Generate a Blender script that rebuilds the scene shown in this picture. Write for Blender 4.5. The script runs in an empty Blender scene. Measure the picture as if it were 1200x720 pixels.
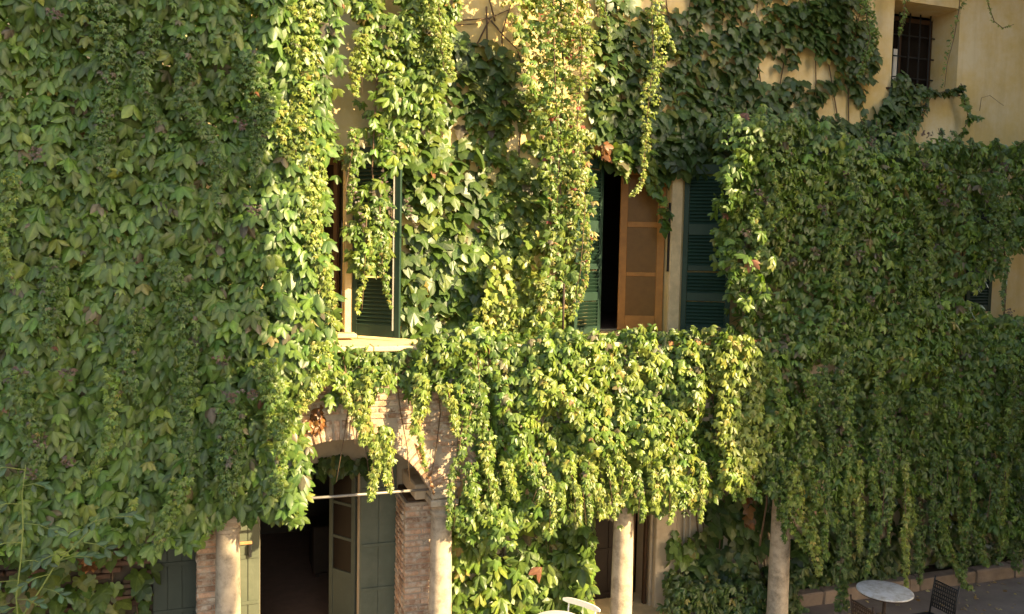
import bpy, math, random
import numpy as np
from mathutils import Vector, Matrix

random.seed(7)
rng = np.random.default_rng(11)
SC = bpy.context.scene
COL = SC.collection

# ------------------------------------------------------------------ camera
F_PX, PITCH, ROLL, YAW = 984.1, math.radians(3.7357), math.radians(1.1605), math.radians(18.875)
CAM = np.array([-0.0191, -9.9007, 5.3168])
_cp, _sp, _cr, _sr = math.cos(PITCH), math.sin(PITCH), math.cos(ROLL), math.sin(ROLL)
_M = np.array([[_cr, -_sr, 0], [_sr, _cr, 0], [0, 0, 1]]) @ np.array([[1, 0, 0], [0, _cp, -_sp], [0, _sp, _cp]])
_B = np.array([[math.cos(YAW), -math.sin(YAW), 0], [0, 0, -1], [math.sin(YAW), math.cos(YAW), 0]])
AX = _M @ _B                                    # rows: right, down, forward in world axes
cd = bpy.data.cameras.new('camera')
cd.sensor_width = 36.0
cd.lens = F_PX / 1200 * 36
cd.clip_start, cd.clip_end = 0.1, 500
cam = bpy.data.objects.new('camera', cd)
COL.objects.link(cam)
mw = Matrix.Identity(4)
for i in range(3):
    mw[i][0], mw[i][1], mw[i][2], mw[i][3] = AX[0][i], -AX[1][i], -AX[2][i], CAM[i]
cam.matrix_world = mw
SC.camera = cam

# ------------------------------------------------------------------ light
SUN_EL, SUN_AZ = math.radians(27), math.radians(43)      # azimuth measured from the wall's normal towards +x
sd = Vector((math.sin(SUN_AZ) * math.cos(SUN_EL), -math.cos(SUN_AZ) * math.cos(SUN_EL), math.sin(SUN_EL)))
w = bpy.data.worlds.new('World'); SC.world = w; w.use_nodes = True
nt = w.node_tree
bg = nt.nodes['Background']
sky = nt.nodes.new('ShaderNodeTexSky'); sky.sky_type = 'NISHITA'; sky.sun_disc = False
sky.sun_elevation = SUN_EL
sky.sun_rotation = math.atan2(sd.x, sd.y)
sky.air_density = 1.0; sky.dust_density = 2.0; sky.ozone_density = 1.0
nt.links.new(sky.outputs[0], bg.inputs[0]); bg.inputs[1].default_value = 0.145
sl = bpy.data.lights.new('sun', 'SUN'); sl.energy = 4.4; sl.angle = math.radians(0.55); sl.color = (1.0, 0.85, 0.56)
so = bpy.data.objects.new('sun', sl); COL.objects.link(so)
so.rotation_euler = sd.to_track_quat('Z', 'Y').to_euler(); so.location = (20, -15, 25)
SC.view_settings.view_transform = 'Standard'
SC.view_settings.look = 'None'
SC.view_settings.exposure = 1.85
SC.view_settings.gamma = 1.0
SC.view_settings.use_white_balance = True
SC.view_settings.white_balance_temperature = 8000
SC.view_settings.white_balance_tint = 8

# ------------------------------------------------------------------ helpers
def at(px, py, y):
    """point on the vertical plane y (parallel to the house front) seen at a spot of the photograph"""
    d = AX.T @ np.array([(px - 600) / F_PX, (py - 360) / F_PX, 1.0])
    return CAM + d * ((y - CAM[1]) / d[1])

def atz(px, py, z):
    d = AX.T @ np.array([(px - 600) / F_PX, (py - 360) / F_PX, 1.0])
    return CAM + d * ((z - CAM[2]) / d[2])

MATS = {}
def mat(name, color, rough=0.8, var=0.15, scale=6.0, bump=0.15, bscale=None, spec=0.3, stain=None, stain_scale=1.2, metallic=0.0, objvar=0.0, dist=0.01, stain_lo=0.5, stain_hi=0.68, streak=None):
    m = bpy.data.materials.new(name); m.use_nodes = True
    t = m.node_tree; n = t.nodes; l = t.links
    b = n['Principled BSDF']
    b.inputs['Roughness'].default_value = rough
    b.inputs['Specular IOR Level'].default_value = spec
    b.inputs['Metallic'].default_value = metallic
    tc = n.new('ShaderNodeTexCoord')
    geo = n.new('ShaderNodeNewGeometry')
    pos = geo.outputs['Position']
    nz = n.new('ShaderNodeTexNoise'); nz.inputs['Scale'].default_value = scale; nz.inputs['Detail'].default_value = 8; nz.inputs['Roughness'].default_value = 0.65
    l.new(pos, nz.inputs['Vector'])
    mr = n.new('ShaderNodeMapRange'); mr.inputs[1].default_value = 0.25; mr.inputs[2].default_value = 0.75
    mr.inputs[3].default_value = 1 - var; mr.inputs[4].default_value = 1 + var
    l.new(nz.outputs[0], mr.inputs[0])
    val = mr.outputs[0]
    if objvar:
        oi = n.new('ShaderNodeObjectInfo')
        mo = n.new('ShaderNodeMapRange'); mo.inputs[3].default_value = 1 - objvar; mo.inputs[4].default_value = 1 + objvar
        l.new(oi.outputs['Random'], mo.inputs[0])
        mm = n.new('ShaderNodeMath'); mm.operation = 'MULTIPLY'; l.new(val, mm.inputs[0]); l.new(mo.outputs[0], mm.inputs[1]); val = mm.outputs[0]
    vm = n.new('ShaderNodeVectorMath'); vm.operation = 'SCALE'
    vm.inputs[0].default_value = color[:3]; l.new(val, vm.inputs['Scale'])
    out = vm.outputs[0]
    if stain:
        n2 = n.new('ShaderNodeTexNoise'); n2.inputs['Scale'].default_value = stain_scale; n2.inputs['Detail'].default_value = 9; n2.inputs['Roughness'].default_value = 0.7
        l.new(pos, n2.inputs['Vector'])
        r2 = n.new('ShaderNodeMapRange'); r2.inputs[1].default_value = stain_lo; r2.inputs[2].default_value = stain_hi
        l.new(n2.outputs[0], r2.inputs[0])
        mx = n.new('ShaderNodeMix'); mx.data_type = 'RGBA'
        l.new(r2.outputs[0], mx.inputs[0]); l.new(out, mx.inputs[6]); mx.inputs[7].default_value = (*stain, 1)
        out = mx.outputs[2]
    if streak:                                   # runs and blotches down the face
        mp = n.new('ShaderNodeMapping'); mp.inputs['Scale'].default_value = (5, 5, .55); l.new(pos, mp.inputs['Vector'])
        n4 = n.new('ShaderNodeTexNoise'); n4.inputs['Scale'].default_value = 1.3; n4.inputs['Detail'].default_value = 8; n4.inputs['Roughness'].default_value = .7
        l.new(mp.outputs[0], n4.inputs['Vector'])
        r4 = n.new('ShaderNodeMapRange'); r4.inputs[1].default_value = .48; r4.inputs[2].default_value = .75; r4.inputs[4].default_value = .32
        l.new(n4.outputs[0], r4.inputs[0])
        m4_ = n.new('ShaderNodeMix'); m4_.data_type = 'RGBA'
        l.new(r4.outputs[0], m4_.inputs[0]); l.new(out, m4_.inputs[6]); m4_.inputs[7].default_value = (*streak, 1); out = m4_.outputs[2]
    l.new(out, b.inputs['Base Color'])
    if bump:
        n3 = n.new('ShaderNodeTexNoise'); n3.inputs['Scale'].default_value = bscale or scale * 6; n3.inputs['Detail'].default_value = 6
        l.new(pos, n3.inputs['Vector'])
        bp = n.new('ShaderNodeBump'); bp.inputs['Strength'].default_value = bump; bp.inputs['Distance'].default_value = dist
        l.new(n3.outputs[0], bp.inputs['Height']); l.new(bp.outputs[0], b.inputs['Normal'])
    MATS[name] = m
    return m

def leaf_mat(name, source, rough=0.40, trans=0.32):
    m = bpy.data.materials.new(name); m.use_nodes = True
    t = m.node_tree; n = t.nodes; l = t.links
    b = n['Principled BSDF']; out = n['Material Output']
    b.inputs['Roughness'].default_value = rough; b.inputs['Specular IOR Level'].default_value = 0.5
    if source == 'object':
        c = n.new('ShaderNodeObjectInfo').outputs['Color']
    else:
        a = n.new('ShaderNodeAttribute'); a.attribute_name = 'tint'; c = a.outputs['Color']
    va = n.new('ShaderNodeAttribute'); va.attribute_name = 'vein'
    geo = n.new('ShaderNodeNewGeometry')
    nz = n.new('ShaderNodeTexNoise'); nz.inputs['Scale'].default_value = 22; nz.inputs['Detail'].default_value = 3
    l.new(geo.outputs['Position'], nz.inputs['Vector'])
    mr = n.new('ShaderNodeMapRange'); mr.inputs[1].default_value = .25; mr.inputs[2].default_value = .75; mr.inputs[3].default_value = .78; mr.inputs[4].default_value = 1.22
    l.new(nz.outputs[0], mr.inputs[0])
    vm = n.new('ShaderNodeVectorMath'); vm.operation = 'SCALE'; l.new(c, vm.inputs[0]); l.new(mr.outputs[0], vm.inputs['Scale'])
    pv = n.new('ShaderNodeMath'); pv.operation = 'POWER'; l.new(va.outputs['Fac'], pv.inputs[0]); pv.inputs[1].default_value = 3.0
    pm = n.new('ShaderNodeMath'); pm.operation = 'MULTIPLY'; l.new(pv.outputs[0], pm.inputs[0]); pm.inputs[1].default_value = 0.6
    light = n.new('ShaderNodeVectorMath'); light.operation = 'MULTIPLY_ADD'; l.new(vm.outputs[0], light.inputs[0])
    light.inputs[1].default_value = (1.5, 1.45, 1.3); light.inputs[2].default_value = (.03, .035, .012)
    mx = n.new('ShaderNodeMix'); mx.data_type = 'RGBA'
    l.new(pm.outputs[0], mx.inputs[0]); l.new(vm.outputs[0], mx.inputs[6]); l.new(light.outputs[0], mx.inputs[7])
    l.new(mx.outputs[2], b.inputs['Base Color'])
    tr = n.new('ShaderNodeBsdfTranslucent')
    tv = n.new('ShaderNodeVectorMath'); tv.operation = 'MULTIPLY'; l.new(vm.outputs[0], tv.inputs[0]); tv.inputs[1].default_value = (1.9, 1.9, 0.8)
    l.new(tv.outputs[0], tr.inputs['Color'])
    ms = n.new('ShaderNodeMixShader'); ms.inputs[0].default_value = trans
    l.new(b.outputs[0], ms.inputs[1]); l.new(tr.outputs[0], ms.inputs[2]); l.new(ms.outputs[0], out.inputs['Surface'])
    MATS[name] = m
    return m

YELLOW = mat('yellow_plaster', (.62, .45, .195), .9, .10, 2.5, .12, 30, .15, stain=(.68, .56, .36), stain_scale=.9, stain_lo=.42, stain_hi=.62, streak=(.42, .29, .13))
BEIGE = mat('beige_plaster', (.50, .40, .29), .9, .16, 5, .25, 25, .15, stain=(.34, .26, .19), stain_scale=2.5)
STONE = mat('column_stone', (.44, .355, .27), .85, .18, 9, .35, 60, .2, stain=(.22, .18, .135), stain_scale=6, stain_lo=.47, stain_hi=.66)
STONE2 = mat('coping_stone', (.66, .50, .30), .85, .2, 7, .35, 40, .2)
MORTAR = mat('lime_mortar', (.40, .32, .245), .95, .2, 12, .4, 70, .1)
BRICK = mat('old_brick', (.42, .255, .17), .92, .35, 22, .9, 60, .12, stain=(.60, .52, .42), stain_scale=7, objvar=.42, stain_lo=.46, stain_hi=.66)
SHADED_MORTAR = mat('shaded_mortar', (.075, .058, .045), .95, .3, 9, .5, 60, .1)  # mortar with the portico's shade put into its colour
SHADED_BRICK = mat('shaded_brick', (.10, .058, .042), .95, .3, 14, .5, 60, .1, stain=(.10, .08, .055), stain_scale=5, objvar=.35)  # brick darkened in colour to stand for the portico's shade
GREEN = mat('green_shutter_paint', (.010, .034, .021), .55, .2, 5, .1, 40, .35, streak=(.03, .06, .042))
SAGE = mat('sage_door_paint', (.095, .108, .078), .6, .14, 4, .12, 40, .3, stain=(.12, .13, .095), stain_scale=2, streak=(.14, .145, .11))
DGREEN = mat('dark_door_paint', (.055, .066, .052), .6, .14, 4, .12, 40, .3, streak=(.08, .085, .065))
WOOD = mat('honey_wood', (.36, .150, .034), .42, .22, 7, .08, 60, .35)
DWOOD = mat('dark_wood', (.06, .03, .015), .6, .25, 7, .1, 60, .25)
BLACKW = mat('blackened_wood', (.022, .014, .010), .6, .25, 7, .1, 60, .25)
GLASSY = mat('curtained_pane', (.17, .080, .022), .35, .15, 10, 0, None, .25)
DGLASS = mat('dark_pane', (.015, .011, .009), .2, .2, 4, 0, None, .06)
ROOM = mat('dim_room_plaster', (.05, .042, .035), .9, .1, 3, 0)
ROOMF = mat('terracotta_floor', (.20, .13, .10), .6, .2, 6, .1)
IRON = mat('rusty_iron', (.055, .035, .026), .65, .35, 20, .2, 80, .35, metallic=.3)
DIRON = mat('dark_iron', (.022, .022, .024), .5, .3, 20, .1, 80, .4, metallic=.3)
STEEL = mat('weathered_steel', (.30, .275, .25), .5, .15, 14, .1, 60, .5, metallic=.4)
WHITE = mat('white_paint', (.78, .74, .68), .5, .06, 10, .05, 60, .4)
MARBLE = mat('grey_marble', (.56, .56, .58), .35, .12, 9, .03, 60, .5, stain=(.30, .27, .22), stain_scale=6, stain_lo=.46, stain_hi=.66)
GROUND = mat('courtyard_ground', (.20, .16, .14), .92, .28, 1.6, .5, 45, .15, stain=(.22, .19, .15), stain_scale=5)
SOIL = mat('bed_soil', (.06, .045, .03), .95, .3, 8, .8, 30, .1)
KERB = mat('kerb_stone', (.22, .165, .135), .9, .25, 6, .5, 40, .15, objvar=.15)
BARK = mat('vine_bark', (.13, .085, .055), .9, .3, 20, .5, 90, .1)
TWIG = mat('green_twig', (.17, .21, .06), .7, .2, 12, .1, 90, .2)
TILE = mat('roof_tile', (.36, .17, .10), .9, .25, 5, .3, 30, .1)
PIPE = mat('grey_pipe', (.42, .39, .35), .5, .1, 8, .05, 60, .35)
TERRA = mat('terracotta', (.42, .20, .10), .85, .2, 12, .2, 60, .15, objvar=.2)
LEAF = leaf_mat('leaf_blade', 'object')
FOLI = leaf_mat('leaf_mass', 'attr')

def tag(o, label=None, cat=None, group=None, kind=None):
    if label: o['label'] = label
    if cat: o['category'] = cat
    if group: o['group'] = group
    if kind: o['kind'] = kind
    return o

def empty(name, loc=(0, 0, 0), rz=0, **k):
    o = bpy.data.objects.new(name, None); COL.objects.link(o)
    o.location = Vector(loc); o.rotation_euler = (0, 0, rz); o.empty_display_size = .1
    return tag(o, **k)

class MB:
    """collects shapes for ONE mesh object (coordinates local to the parent)"""
    def __init__(s): s.v, s.f = [], []
    def add(s, v, f):
        o = len(s.v); s.v += [tuple(map(float, p)) for p in v]; s.f += [tuple(i + o for i in q) for q in f]; return s
    def box(s, x0, x1, y0, y1, z0, z1, bev=0.0, M=None):
        b = min(bev, (x1 - x0) / 3, (y1 - y0) / 3, (z1 - z0) / 3)
        if b <= 0:
            v = [(x, y, z) for x in (x0, x1) for y in (y0, y1) for z in (z0, z1)]
            f = [(0, 1, 3, 2), (4, 6, 7, 5), (0, 4, 5, 1), (2, 3, 7, 6), (0, 2, 6, 4), (1, 5, 7, 3)]
        else:                                     # chamfered box: 24 vertices
            v, idx = [], {}
            for i, x in enumerate((x0, x1)):
                for j, y in enumerate((y0, y1)):
                    for k, z in enumerate((z0, z1)):
                        sx, sy, sz = (1 - 2 * i), (1 - 2 * j), (1 - 2 * k)
                        idx[i, j, k, 0] = len(v); v.append((x, y + sy * b, z + sz * b))
                        idx[i, j, k, 1] = len(v); v.append((x + sx * b, y, z + sz * b))
                        idx[i, j, k, 2] = len(v); v.append((x + sx * b, y + sy * b, z))
            f = []
            for a in range(3):
                for e in (0, 1):
                    q = []
                    for (p, r) in ((0, 0), (0, 1), (1, 1), (1, 0)):
                        c = [0, 0, 0]; c[a] = e; o = [t for t in range(3) if t != a]; c[o[0]], c[o[1]] = p, r
                        q.append(idx[(*c, a)])
                    f.append(tuple(q))
            for a in range(3):
                o = [t for t in range(3) if t != a]
                for p in (0, 1):
                    for r in (0, 1):
                        c0 = [0, 0, 0]; c1 = [0, 0, 0]; c0[o[0]] = c1[o[0]] = p; c0[o[1]] = c1[o[1]] = r; c0[a] = 0; c1[a] = 1
                        f.append((idx[(*c0, o[0])], idx[(*c0, o[1])], idx[(*c1, o[1])], idx[(*c1, o[0])]))
            for i in (0, 1):
                for j in (0, 1):
                    for k in (0, 1): f.append((idx[i, j, k, 0], idx[i, j, k, 1], idx[i, j, k, 2]))
        if M is not None: v = [tuple(M @ Vector(p)) for p in v]
        return s.add(v, f)
    def tube(s, pts, r, n=6, cap=True):
        pts = [Vector(p) for p in pts]; m = len(pts)
        rs = r if hasattr(r, '__len__') else [r] * m
        v = []; up = None
        for i, p in enumerate(pts):
            d = (pts[min(i + 1, m - 1)] - pts[max(i - 1, 0)]).normalized()
            if up is None:
                up = Vector((0, 0, 1)) if abs(d.z) < .9 else Vector((0, 1, 0))
            a = d.cross(up).normalized(); bb = a.cross(d).normalized(); up = bb
            for k in range(n):
                t = 2 * math.pi * k / n
                v.append(p + (a * math.cos(t) + bb * math.sin(t)) * rs[i])
        f = [(i * n + k, i * n + (k + 1) % n, (i + 1) * n + (k + 1) % n, (i + 1) * n + k) for i in range(m - 1) for k in range(n)]
        if cap: f += [tuple(range(n - 1, -1, -1)), tuple(range((m - 1) * n, m * n))]
        return s.add(v, f)
    def lathe(s, prof, n=32, c=(0, 0)):
        v = [(c[0] + r * math.cos(2 * math.pi * k / n), c[1] + r * math.sin(2 * math.pi * k / n), z) for r, z in prof for k in range(n)]
        m = len(prof)
        f = [(i * n + k, i * n + (k + 1) % n, (i + 1) * n + (k + 1) % n, (i + 1) * n + k) for i in range(m - 1) for k in range(n)]
        f += [tuple(range(n - 1, -1, -1)), tuple(range((m - 1) * n, m * n))]
        return s.add(v, f)
    def mesh(s, name, material, smooth=False):
        me = bpy.data.meshes.new(name); me.from_pydata(s.v, [], s.f); me.update()
        me.materials.append(material)
        if smooth: me.polygons.foreach_set('use_smooth', [True] * len(me.polygons))
        return me
    def build(s, name, material, parent=None, smooth=False, loc=(0, 0, 0)):
        return link(name, s.mesh(name, material, smooth), parent, loc)

def link(name, me, parent=None, loc=(0, 0, 0)):
    o = bpy.data.objects.new(name, me); COL.objects.link(o); o.location = Vector(loc)
    if parent is not None: o.parent = parent
    return o

def copy_tree(o, parent=None):
    c = o.copy(); COL.objects.link(c)
    if parent is not None: c.parent = parent
    for ch in list(o.children): copy_tree(ch, c)
    return c

def smooth_by_angle(o, deg=40):
    me = o.data
    me.polygons.foreach_set('use_smooth', [True] * len(me.polygons))
    try: me.set_sharp_from_angle(angle=math.radians(deg))
    except Exception: pass

# value noise (vectorised)
_G = rng.random((64, 64, 64)).astype(np.float32)
def vnoise(x, y, z=0.0):
    x, y, z = np.broadcast_arrays(np.asarray(x, float), np.asarray(y, float), np.asarray(z, float))
    def s(a): i = np.floor(a).astype(int); t = a - i; return i, t * t * (3 - 2 * t)
    i, u = s(x); j, v = s(y); k, t = s(z)
    g = lambda a, b, c: _G[(i + a) % 64, (j + b) % 64, (k + c) % 64]
    l = lambda p, q, m: p + (q - p) * m
    return l(l(l(g(0,0,0), g(1,0,0), u), l(g(0,1,0), g(1,1,0), u), v), l(l(g(0,0,1), g(1,0,1), u), l(g(0,1,1), g(1,1,1), u), v), t)
def fbm(x, y, z=0.0):
    return (vnoise(x, y, z) + .5 * vnoise(2 * x + 7, 2 * y + 3, 2 * z + 5) + .25 * vnoise(4 * x + 1, 4 * y + 9, 4 * z)) / 1.75

# ------------------------------------------------------------------ ground
g = MB().add([(-60, -60, 0), (60, -60, 0), (60, 30, 0), (-60, 30, 0)], [(0, 1, 2, 3)]).build('ground', GROUND)
tag(g, 'grey brown packed courtyard ground scattered with fallen leaves', kind='structure')

# ------------------------------------------------------------------ the villa
WY = 1.0                       # front plane of the house wall
FLOOR2 = 4.18                  # balcony floor
villa = empty('villa', (0, 0, 0), label='yellow plastered villa with brick arcade, balcony and green shutters under creepers', cat='house')

def wall_with_openings(mb, x0, x1, z0, z1, y0, y1, ops):
    xs = sorted({x0, x1, *[o[0] for o in ops], *[o[1] for o in ops]})
    zs = sorted({z0, z1, *[o[2] for o in ops], *[o[3] for o in ops]})
    for i in range(len(xs) - 1):
        for k in range(len(zs) - 1):
            cx, cz = (xs[i] + xs[i + 1]) / 2, (zs[k] + zs[k + 1]) / 2
            if any(o[0] < cx < o[1] and o[2] < cz < o[3] for o in ops): continue
            for y in (y0, y1):
                mb.add([(xs[i], y, zs[k]), (xs[i + 1], y, zs[k]), (xs[i + 1], y, zs[k + 1]), (xs[i], y, zs[k + 1])], [(0, 1, 2, 3)])
    for a, b, c, d in ops:
        for (p, q) in (((a, c), (b, c)), ((b, c), (b, d)), ((b, d), (a, d)), ((a, d), (a, c))):
            mb.add([(p[0], y0, p[1]), (q[0], y0, q[1]), (q[0], y1, q[1]), (p[0], y1, p[1])], [(0, 1, 2, 3)])
    return mb

OP_WIN_L = (.45, 1.42, FLOOR2, 6.6)
OP_DOOR = (5.0, 6.11, FLOOR2, 6.62)
OP_UP = (9.99, 11.33, 8.05, 9.42)
OP_RW = (10.6, 11.7, FLOOR2, 6.5)
up = wall_with_openings(MB(), -8, 14, FLOOR2 - .08, 10.4, WY, WY + .62, [OP_WIN_L, OP_DOOR, OP_UP, OP_RW])
up.build('upper_wall', YELLOW, villa)
OP_G1 = (.39, 1.64, 0, 2.55)
OP_G2 = (4.95, 6.0, 0, 2.6)
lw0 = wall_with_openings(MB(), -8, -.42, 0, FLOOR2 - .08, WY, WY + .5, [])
lower_left = lw0.build('brick_wall', SHADED_MORTAR, villa)
lw = wall_with_openings(MB(), -.42, 14, 0, FLOOR2 - .08, WY, WY + .5, [OP_G1, OP_G2])
lower = lw.build('lower_wall', BEIGE, villa)

def room(x0, x1, y0, y1, z0, z1):
    mb = MB()
    v = [(x, y, z) for x in (x0, x1) for y in (y0, y1) for z in (z0, z1)]
    mb.add(v, [(0, 1, 3, 2), (4, 6, 7, 5), (2, 3, 7, 6), (1, 5, 7, 3)])
    r = mb.build('room_walls', ROOM, villa)
    MB().add([(x0, y0, z0 + .004), (x1, y0, z0 + .004), (x1, y1, z0 + .004), (x0, y1, z0 + .004)], [(0, 1, 2, 3)]).build('room_floor', ROOMF, villa)
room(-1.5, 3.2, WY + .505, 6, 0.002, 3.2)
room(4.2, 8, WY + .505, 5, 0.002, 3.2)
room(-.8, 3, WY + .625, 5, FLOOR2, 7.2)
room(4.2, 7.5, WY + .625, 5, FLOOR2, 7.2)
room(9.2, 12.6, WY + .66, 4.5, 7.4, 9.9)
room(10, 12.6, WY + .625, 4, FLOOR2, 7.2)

# roof with a deep eave
MB().box(-8.4, 14, WY - .75, WY - .7, 10.4, 10.5, .01).build('gutter_board', DWOOD, villa)
rf = MB()
rf.add([(-8.5, WY - .8, 10.5), (14.05, WY - .8, 10.5), (14.05, WY + 5, 12.4), (-8.5, WY + 5, 12.4), (-8.5, WY - .8, 10.42), (14.05, WY - .8, 10.42), (14.05, WY + 5, 12.3), (-8.5, WY + 5, 12.3)],
       [(0, 1, 2, 3), (7, 6, 5, 4), (0, 4, 5, 1), (1, 5, 6, 2), (2, 6, 7, 3), (3, 7, 4, 0)])
rf.build('roof', TILE, villa)

# balcony: deck and coping
dk = MB().box(-7.5, 8.6, -.10, WY - .003, FLOOR2 - .16, FLOOR2 - .04, .01).build('balcony_deck', BEIGE, villa)
x = -7.5
copm = [MB().box(0, .60, -.22, .12, FLOOR2 - .05, FLOOR2 + .012, .012).mesh('coping_slab', m_) for m_ in (STONE2, STONE2, TERRA)]
i = 0
while x < 6.7:
    link('coping_slab', copm[i % 2 if x < 5 or x > 7 else 2], dk, (x, random.uniform(-.008, .008), random.uniform(-.004, .004))); x += .607; i += 1
tx = -7.5
MB().box(-7.5, 8.5, .125, WY - .005, FLOOR2 - .042, FLOOR2 - .012, .005).build('floor_screed', STONE2, dk)

# arcade wall with arches between the columns
AY0, AY1 = -.14, .16
arc = MB()
SPRING, RISE, HALF = 2.42, .68, 1.07
RAD = (HALF ** 2 + RISE ** 2) / (2 * RISE)
def arch_z(dx): return SPRING + RISE - RAD + math.sqrt(max(RAD ** 2 - dx * dx, 0))
BAYS = [-5, -2.5, 0, 2.5, 5.0]
TOPZ = FLOOR2 - .165
prev = -6.4
def quadp(x0, za0, x1, za1):
    for y in (AY0, AY1):
        arc.add([(x0, y, za0), (x1, y, za1), (x1, y, TOPZ), (x0, y, TOPZ)], [(0, 1, 2, 3)])
    arc.add([(x0, AY0, za0), (x1, AY0, za1), (x1, AY1, za1), (x0, AY1, za0)], [(0, 1, 2, 3)])
for b in BAYS:
    c = b + 1.25
    quadp(prev, SPRING, c - HALF, SPRING)
    N = 22
    for k in range(N):
        xa, xb = c - HALF + 2 * HALF * k / N, c - HALF + 2 * HALF * (k + 1) / N
        quadp(xa, arch_z(xa - c), xb, arch_z(xb - c))
    prev = c + HALF
quadp(prev, SPRING, prev + .9, SPRING)
arcade = arc.build('arcade_wall', MORTAR, villa)

# brick meshes (shared)
def rough_brick(lx, ly, lz, seed):
    r = random.Random(seed)
    mb = MB().box(-lx / 2, lx / 2, -ly / 2, ly / 2, -lz / 2, lz / 2, .011)
    mb.v = [(p[0] + r.uniform(-.006, .006), p[1] + r.uniform(-.004, .004), p[2] + r.uniform(-.005, .005)) for p in mb.v]
    return mb.mesh('brick', BRICK)
ST = [rough_brick(.20, .10, .058, s) for s in range(5)]
HD = [rough_brick(.115, .10, .058, s + 9) for s in range(4)]
SHADED_ST = []  # brick copies in the colour darkened for shade
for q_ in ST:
    q_ = q_.copy(); q_.materials[0] = SHADED_BRICK; SHADED_ST.append(q_)
LONG = [rough_brick(.38, .10, .060, s + 29) for s in range(3)]
VOU = [rough_brick(.066, .06, .24, s + 19) for s in range(4)]
SIDE = [rough_brick(.10, .225, .058, s + 39) for s in range(4)]

# voussoirs of the two arches that show, and coursed brick in the spandrel between them
for c, rngs in ((1.25, (-90, 90)), (3.75, (-75, -25))):
    R2 = RAD + .115; zc = SPRING + RISE - RAD
    amax = math.degrees(math.asin(HALF / RAD))
    a = -amax + 1.5
    while a < amax:
        if rngs[0] <= a <= rngs[1]:
            th = math.radians(a)
            o = link('brick', random.choice(VOU), arcade, (c + R2 * math.sin(th), AY0 + .012 + random.uniform(-.008, .006), zc + R2 * math.cos(th)))
            o.rotation_euler = (0, th, 0)
        a += math.degrees(.079 / RAD)
zrow = SPRING + .05; row = 0
while zrow < TOPZ - .03:
    xx = .15 + (row % 2) * .11
    while xx < 3.75:
        ok = True
        for c in (1.25, 3.75):
            for e in (-.1, 0, .1):
                if math.hypot(xx + e - c, zrow - (SPRING + RISE - RAD)) < RAD + .265 : ok = False
        if xx > 3.3 or (zrow > 3.75 and not (.9 < xx < 3.0)) : ok = False
        if ok:
            o = link('brick', random.choice(ST), arcade, (xx + random.uniform(-.006, .006), AY0 + .034 + random.uniform(-.009, .007), zrow + random.uniform(-.004, .004)))
            o.rotation_euler = (0, random.uniform(-.02, .02), 0)
        xx += .218
    zrow += .074; row += 1

# columns
prof = [(.20, 0), (.20, .10), (.17, .12), (.165, .16), (.15, .18), (.146, .5), (.142, 1.0), (.134, 1.6), (.128, 2.08), (.14, 2.09), (.145, 2.11), (.14, 2.13), (.128, 2.14), (.128, 2.17)]
cm = MB().lathe(prof, 40).mesh('column', STONE)
cm.polygons.foreach_set('use_smooth', [True] * len(cm.polygons))
cm.set_sharp_from_angle(angle=math.radians(35))
capm = MB().lathe([(.128, 2.165), (.15, 2.19), (.172, 2.215)], 32)
capm.box(-.175, .175, -.175, .175, 2.215, 2.30, .012).box(-.165, .165, -.155, .165, 2.302, 2.418, .02)
capme = capm.mesh('capital', STONE)
for k in range(-2, 4):
    o = link('column', cm, villa, (2.5 * k, 0, 0)); o.rotation_euler.z = k * 1.3
    link('capital', capme, o).rotation_euler.z = -k * 1.3
# tie rod across the first bay
MB().tube([(.12, 0, 2.395), (1.25, 0, 2.392), (2.38, 0, 2.395)], .017, 8).build('tie_rod', STEEL, villa, True)

# brick piers behind the columns
def pier(x0, x1, y0, ztop):
    core = MB().box(x0 + .012, x1 - .012, y0 + .012, WY - .002, 0, ztop, 0).build('pier', MORTAR, villa)
    z = .03; r = 0; wd = x1 - x0
    while z < ztop - .03:
        mode = random.random()
        if mode < .25:
            o = link('brick', random.choice(LONG), core, ((x0 + x1) / 2, y0 + .046, z)); o.scale.x = wd / .39
        else:
            sp = .5 + (.09 if r % 2 else -.04) * random.uniform(.5, 1.2)
            a = wd * sp
            o = link('brick', random.choice(ST), core, (x0 + a / 2, y0 + .046 + random.uniform(-.006, .006), z)); o.scale.x = (a - .012) / .2
            o = link('brick', random.choice(ST), core, (x0 + a + (wd - a) / 2, y0 + .046 + random.uniform(-.006, .006), z)); o.scale.x = (wd - a - .012) / .2
        for q, ln in enumerate((.24, .24)):
            o = link('brick', random.choice(SIDE), core, (x0 + .046 + random.uniform(-.006, .004), y0 + .225 + q * .25, z)); 
        z += .076; r += 1
    return core
pier(2.10, 2.50, .28, 2.15)
pier(-.345, .02, .28, 2.05)
# stone springers over the piers and back to the wall
for xx in (2.10, -.36):
    MB().box(xx + .10, xx + .43, .17, WY - .003, 2.22, 2.41, .015).build('springer', BEIGE, villa)
    MB().box(xx + .05, xx + .36, .35, WY - .004, 2.11, 2.20, .01).build('impost', DWOOD, villa)

# old bricks showing on the lower wall at the left
z = .05
r = 0
while z < 1.95:
    xx = -2.55 + (r % 2) * .11
    while xx < -.95:
        if random.random() < .62 and z > .85:
            link('brick', random.choice(SHADED_ST), lower_left, (xx, WY - .038 + random.uniform(-.006, .004), z))
        xx += .225
    z += .072; r += 1

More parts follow.
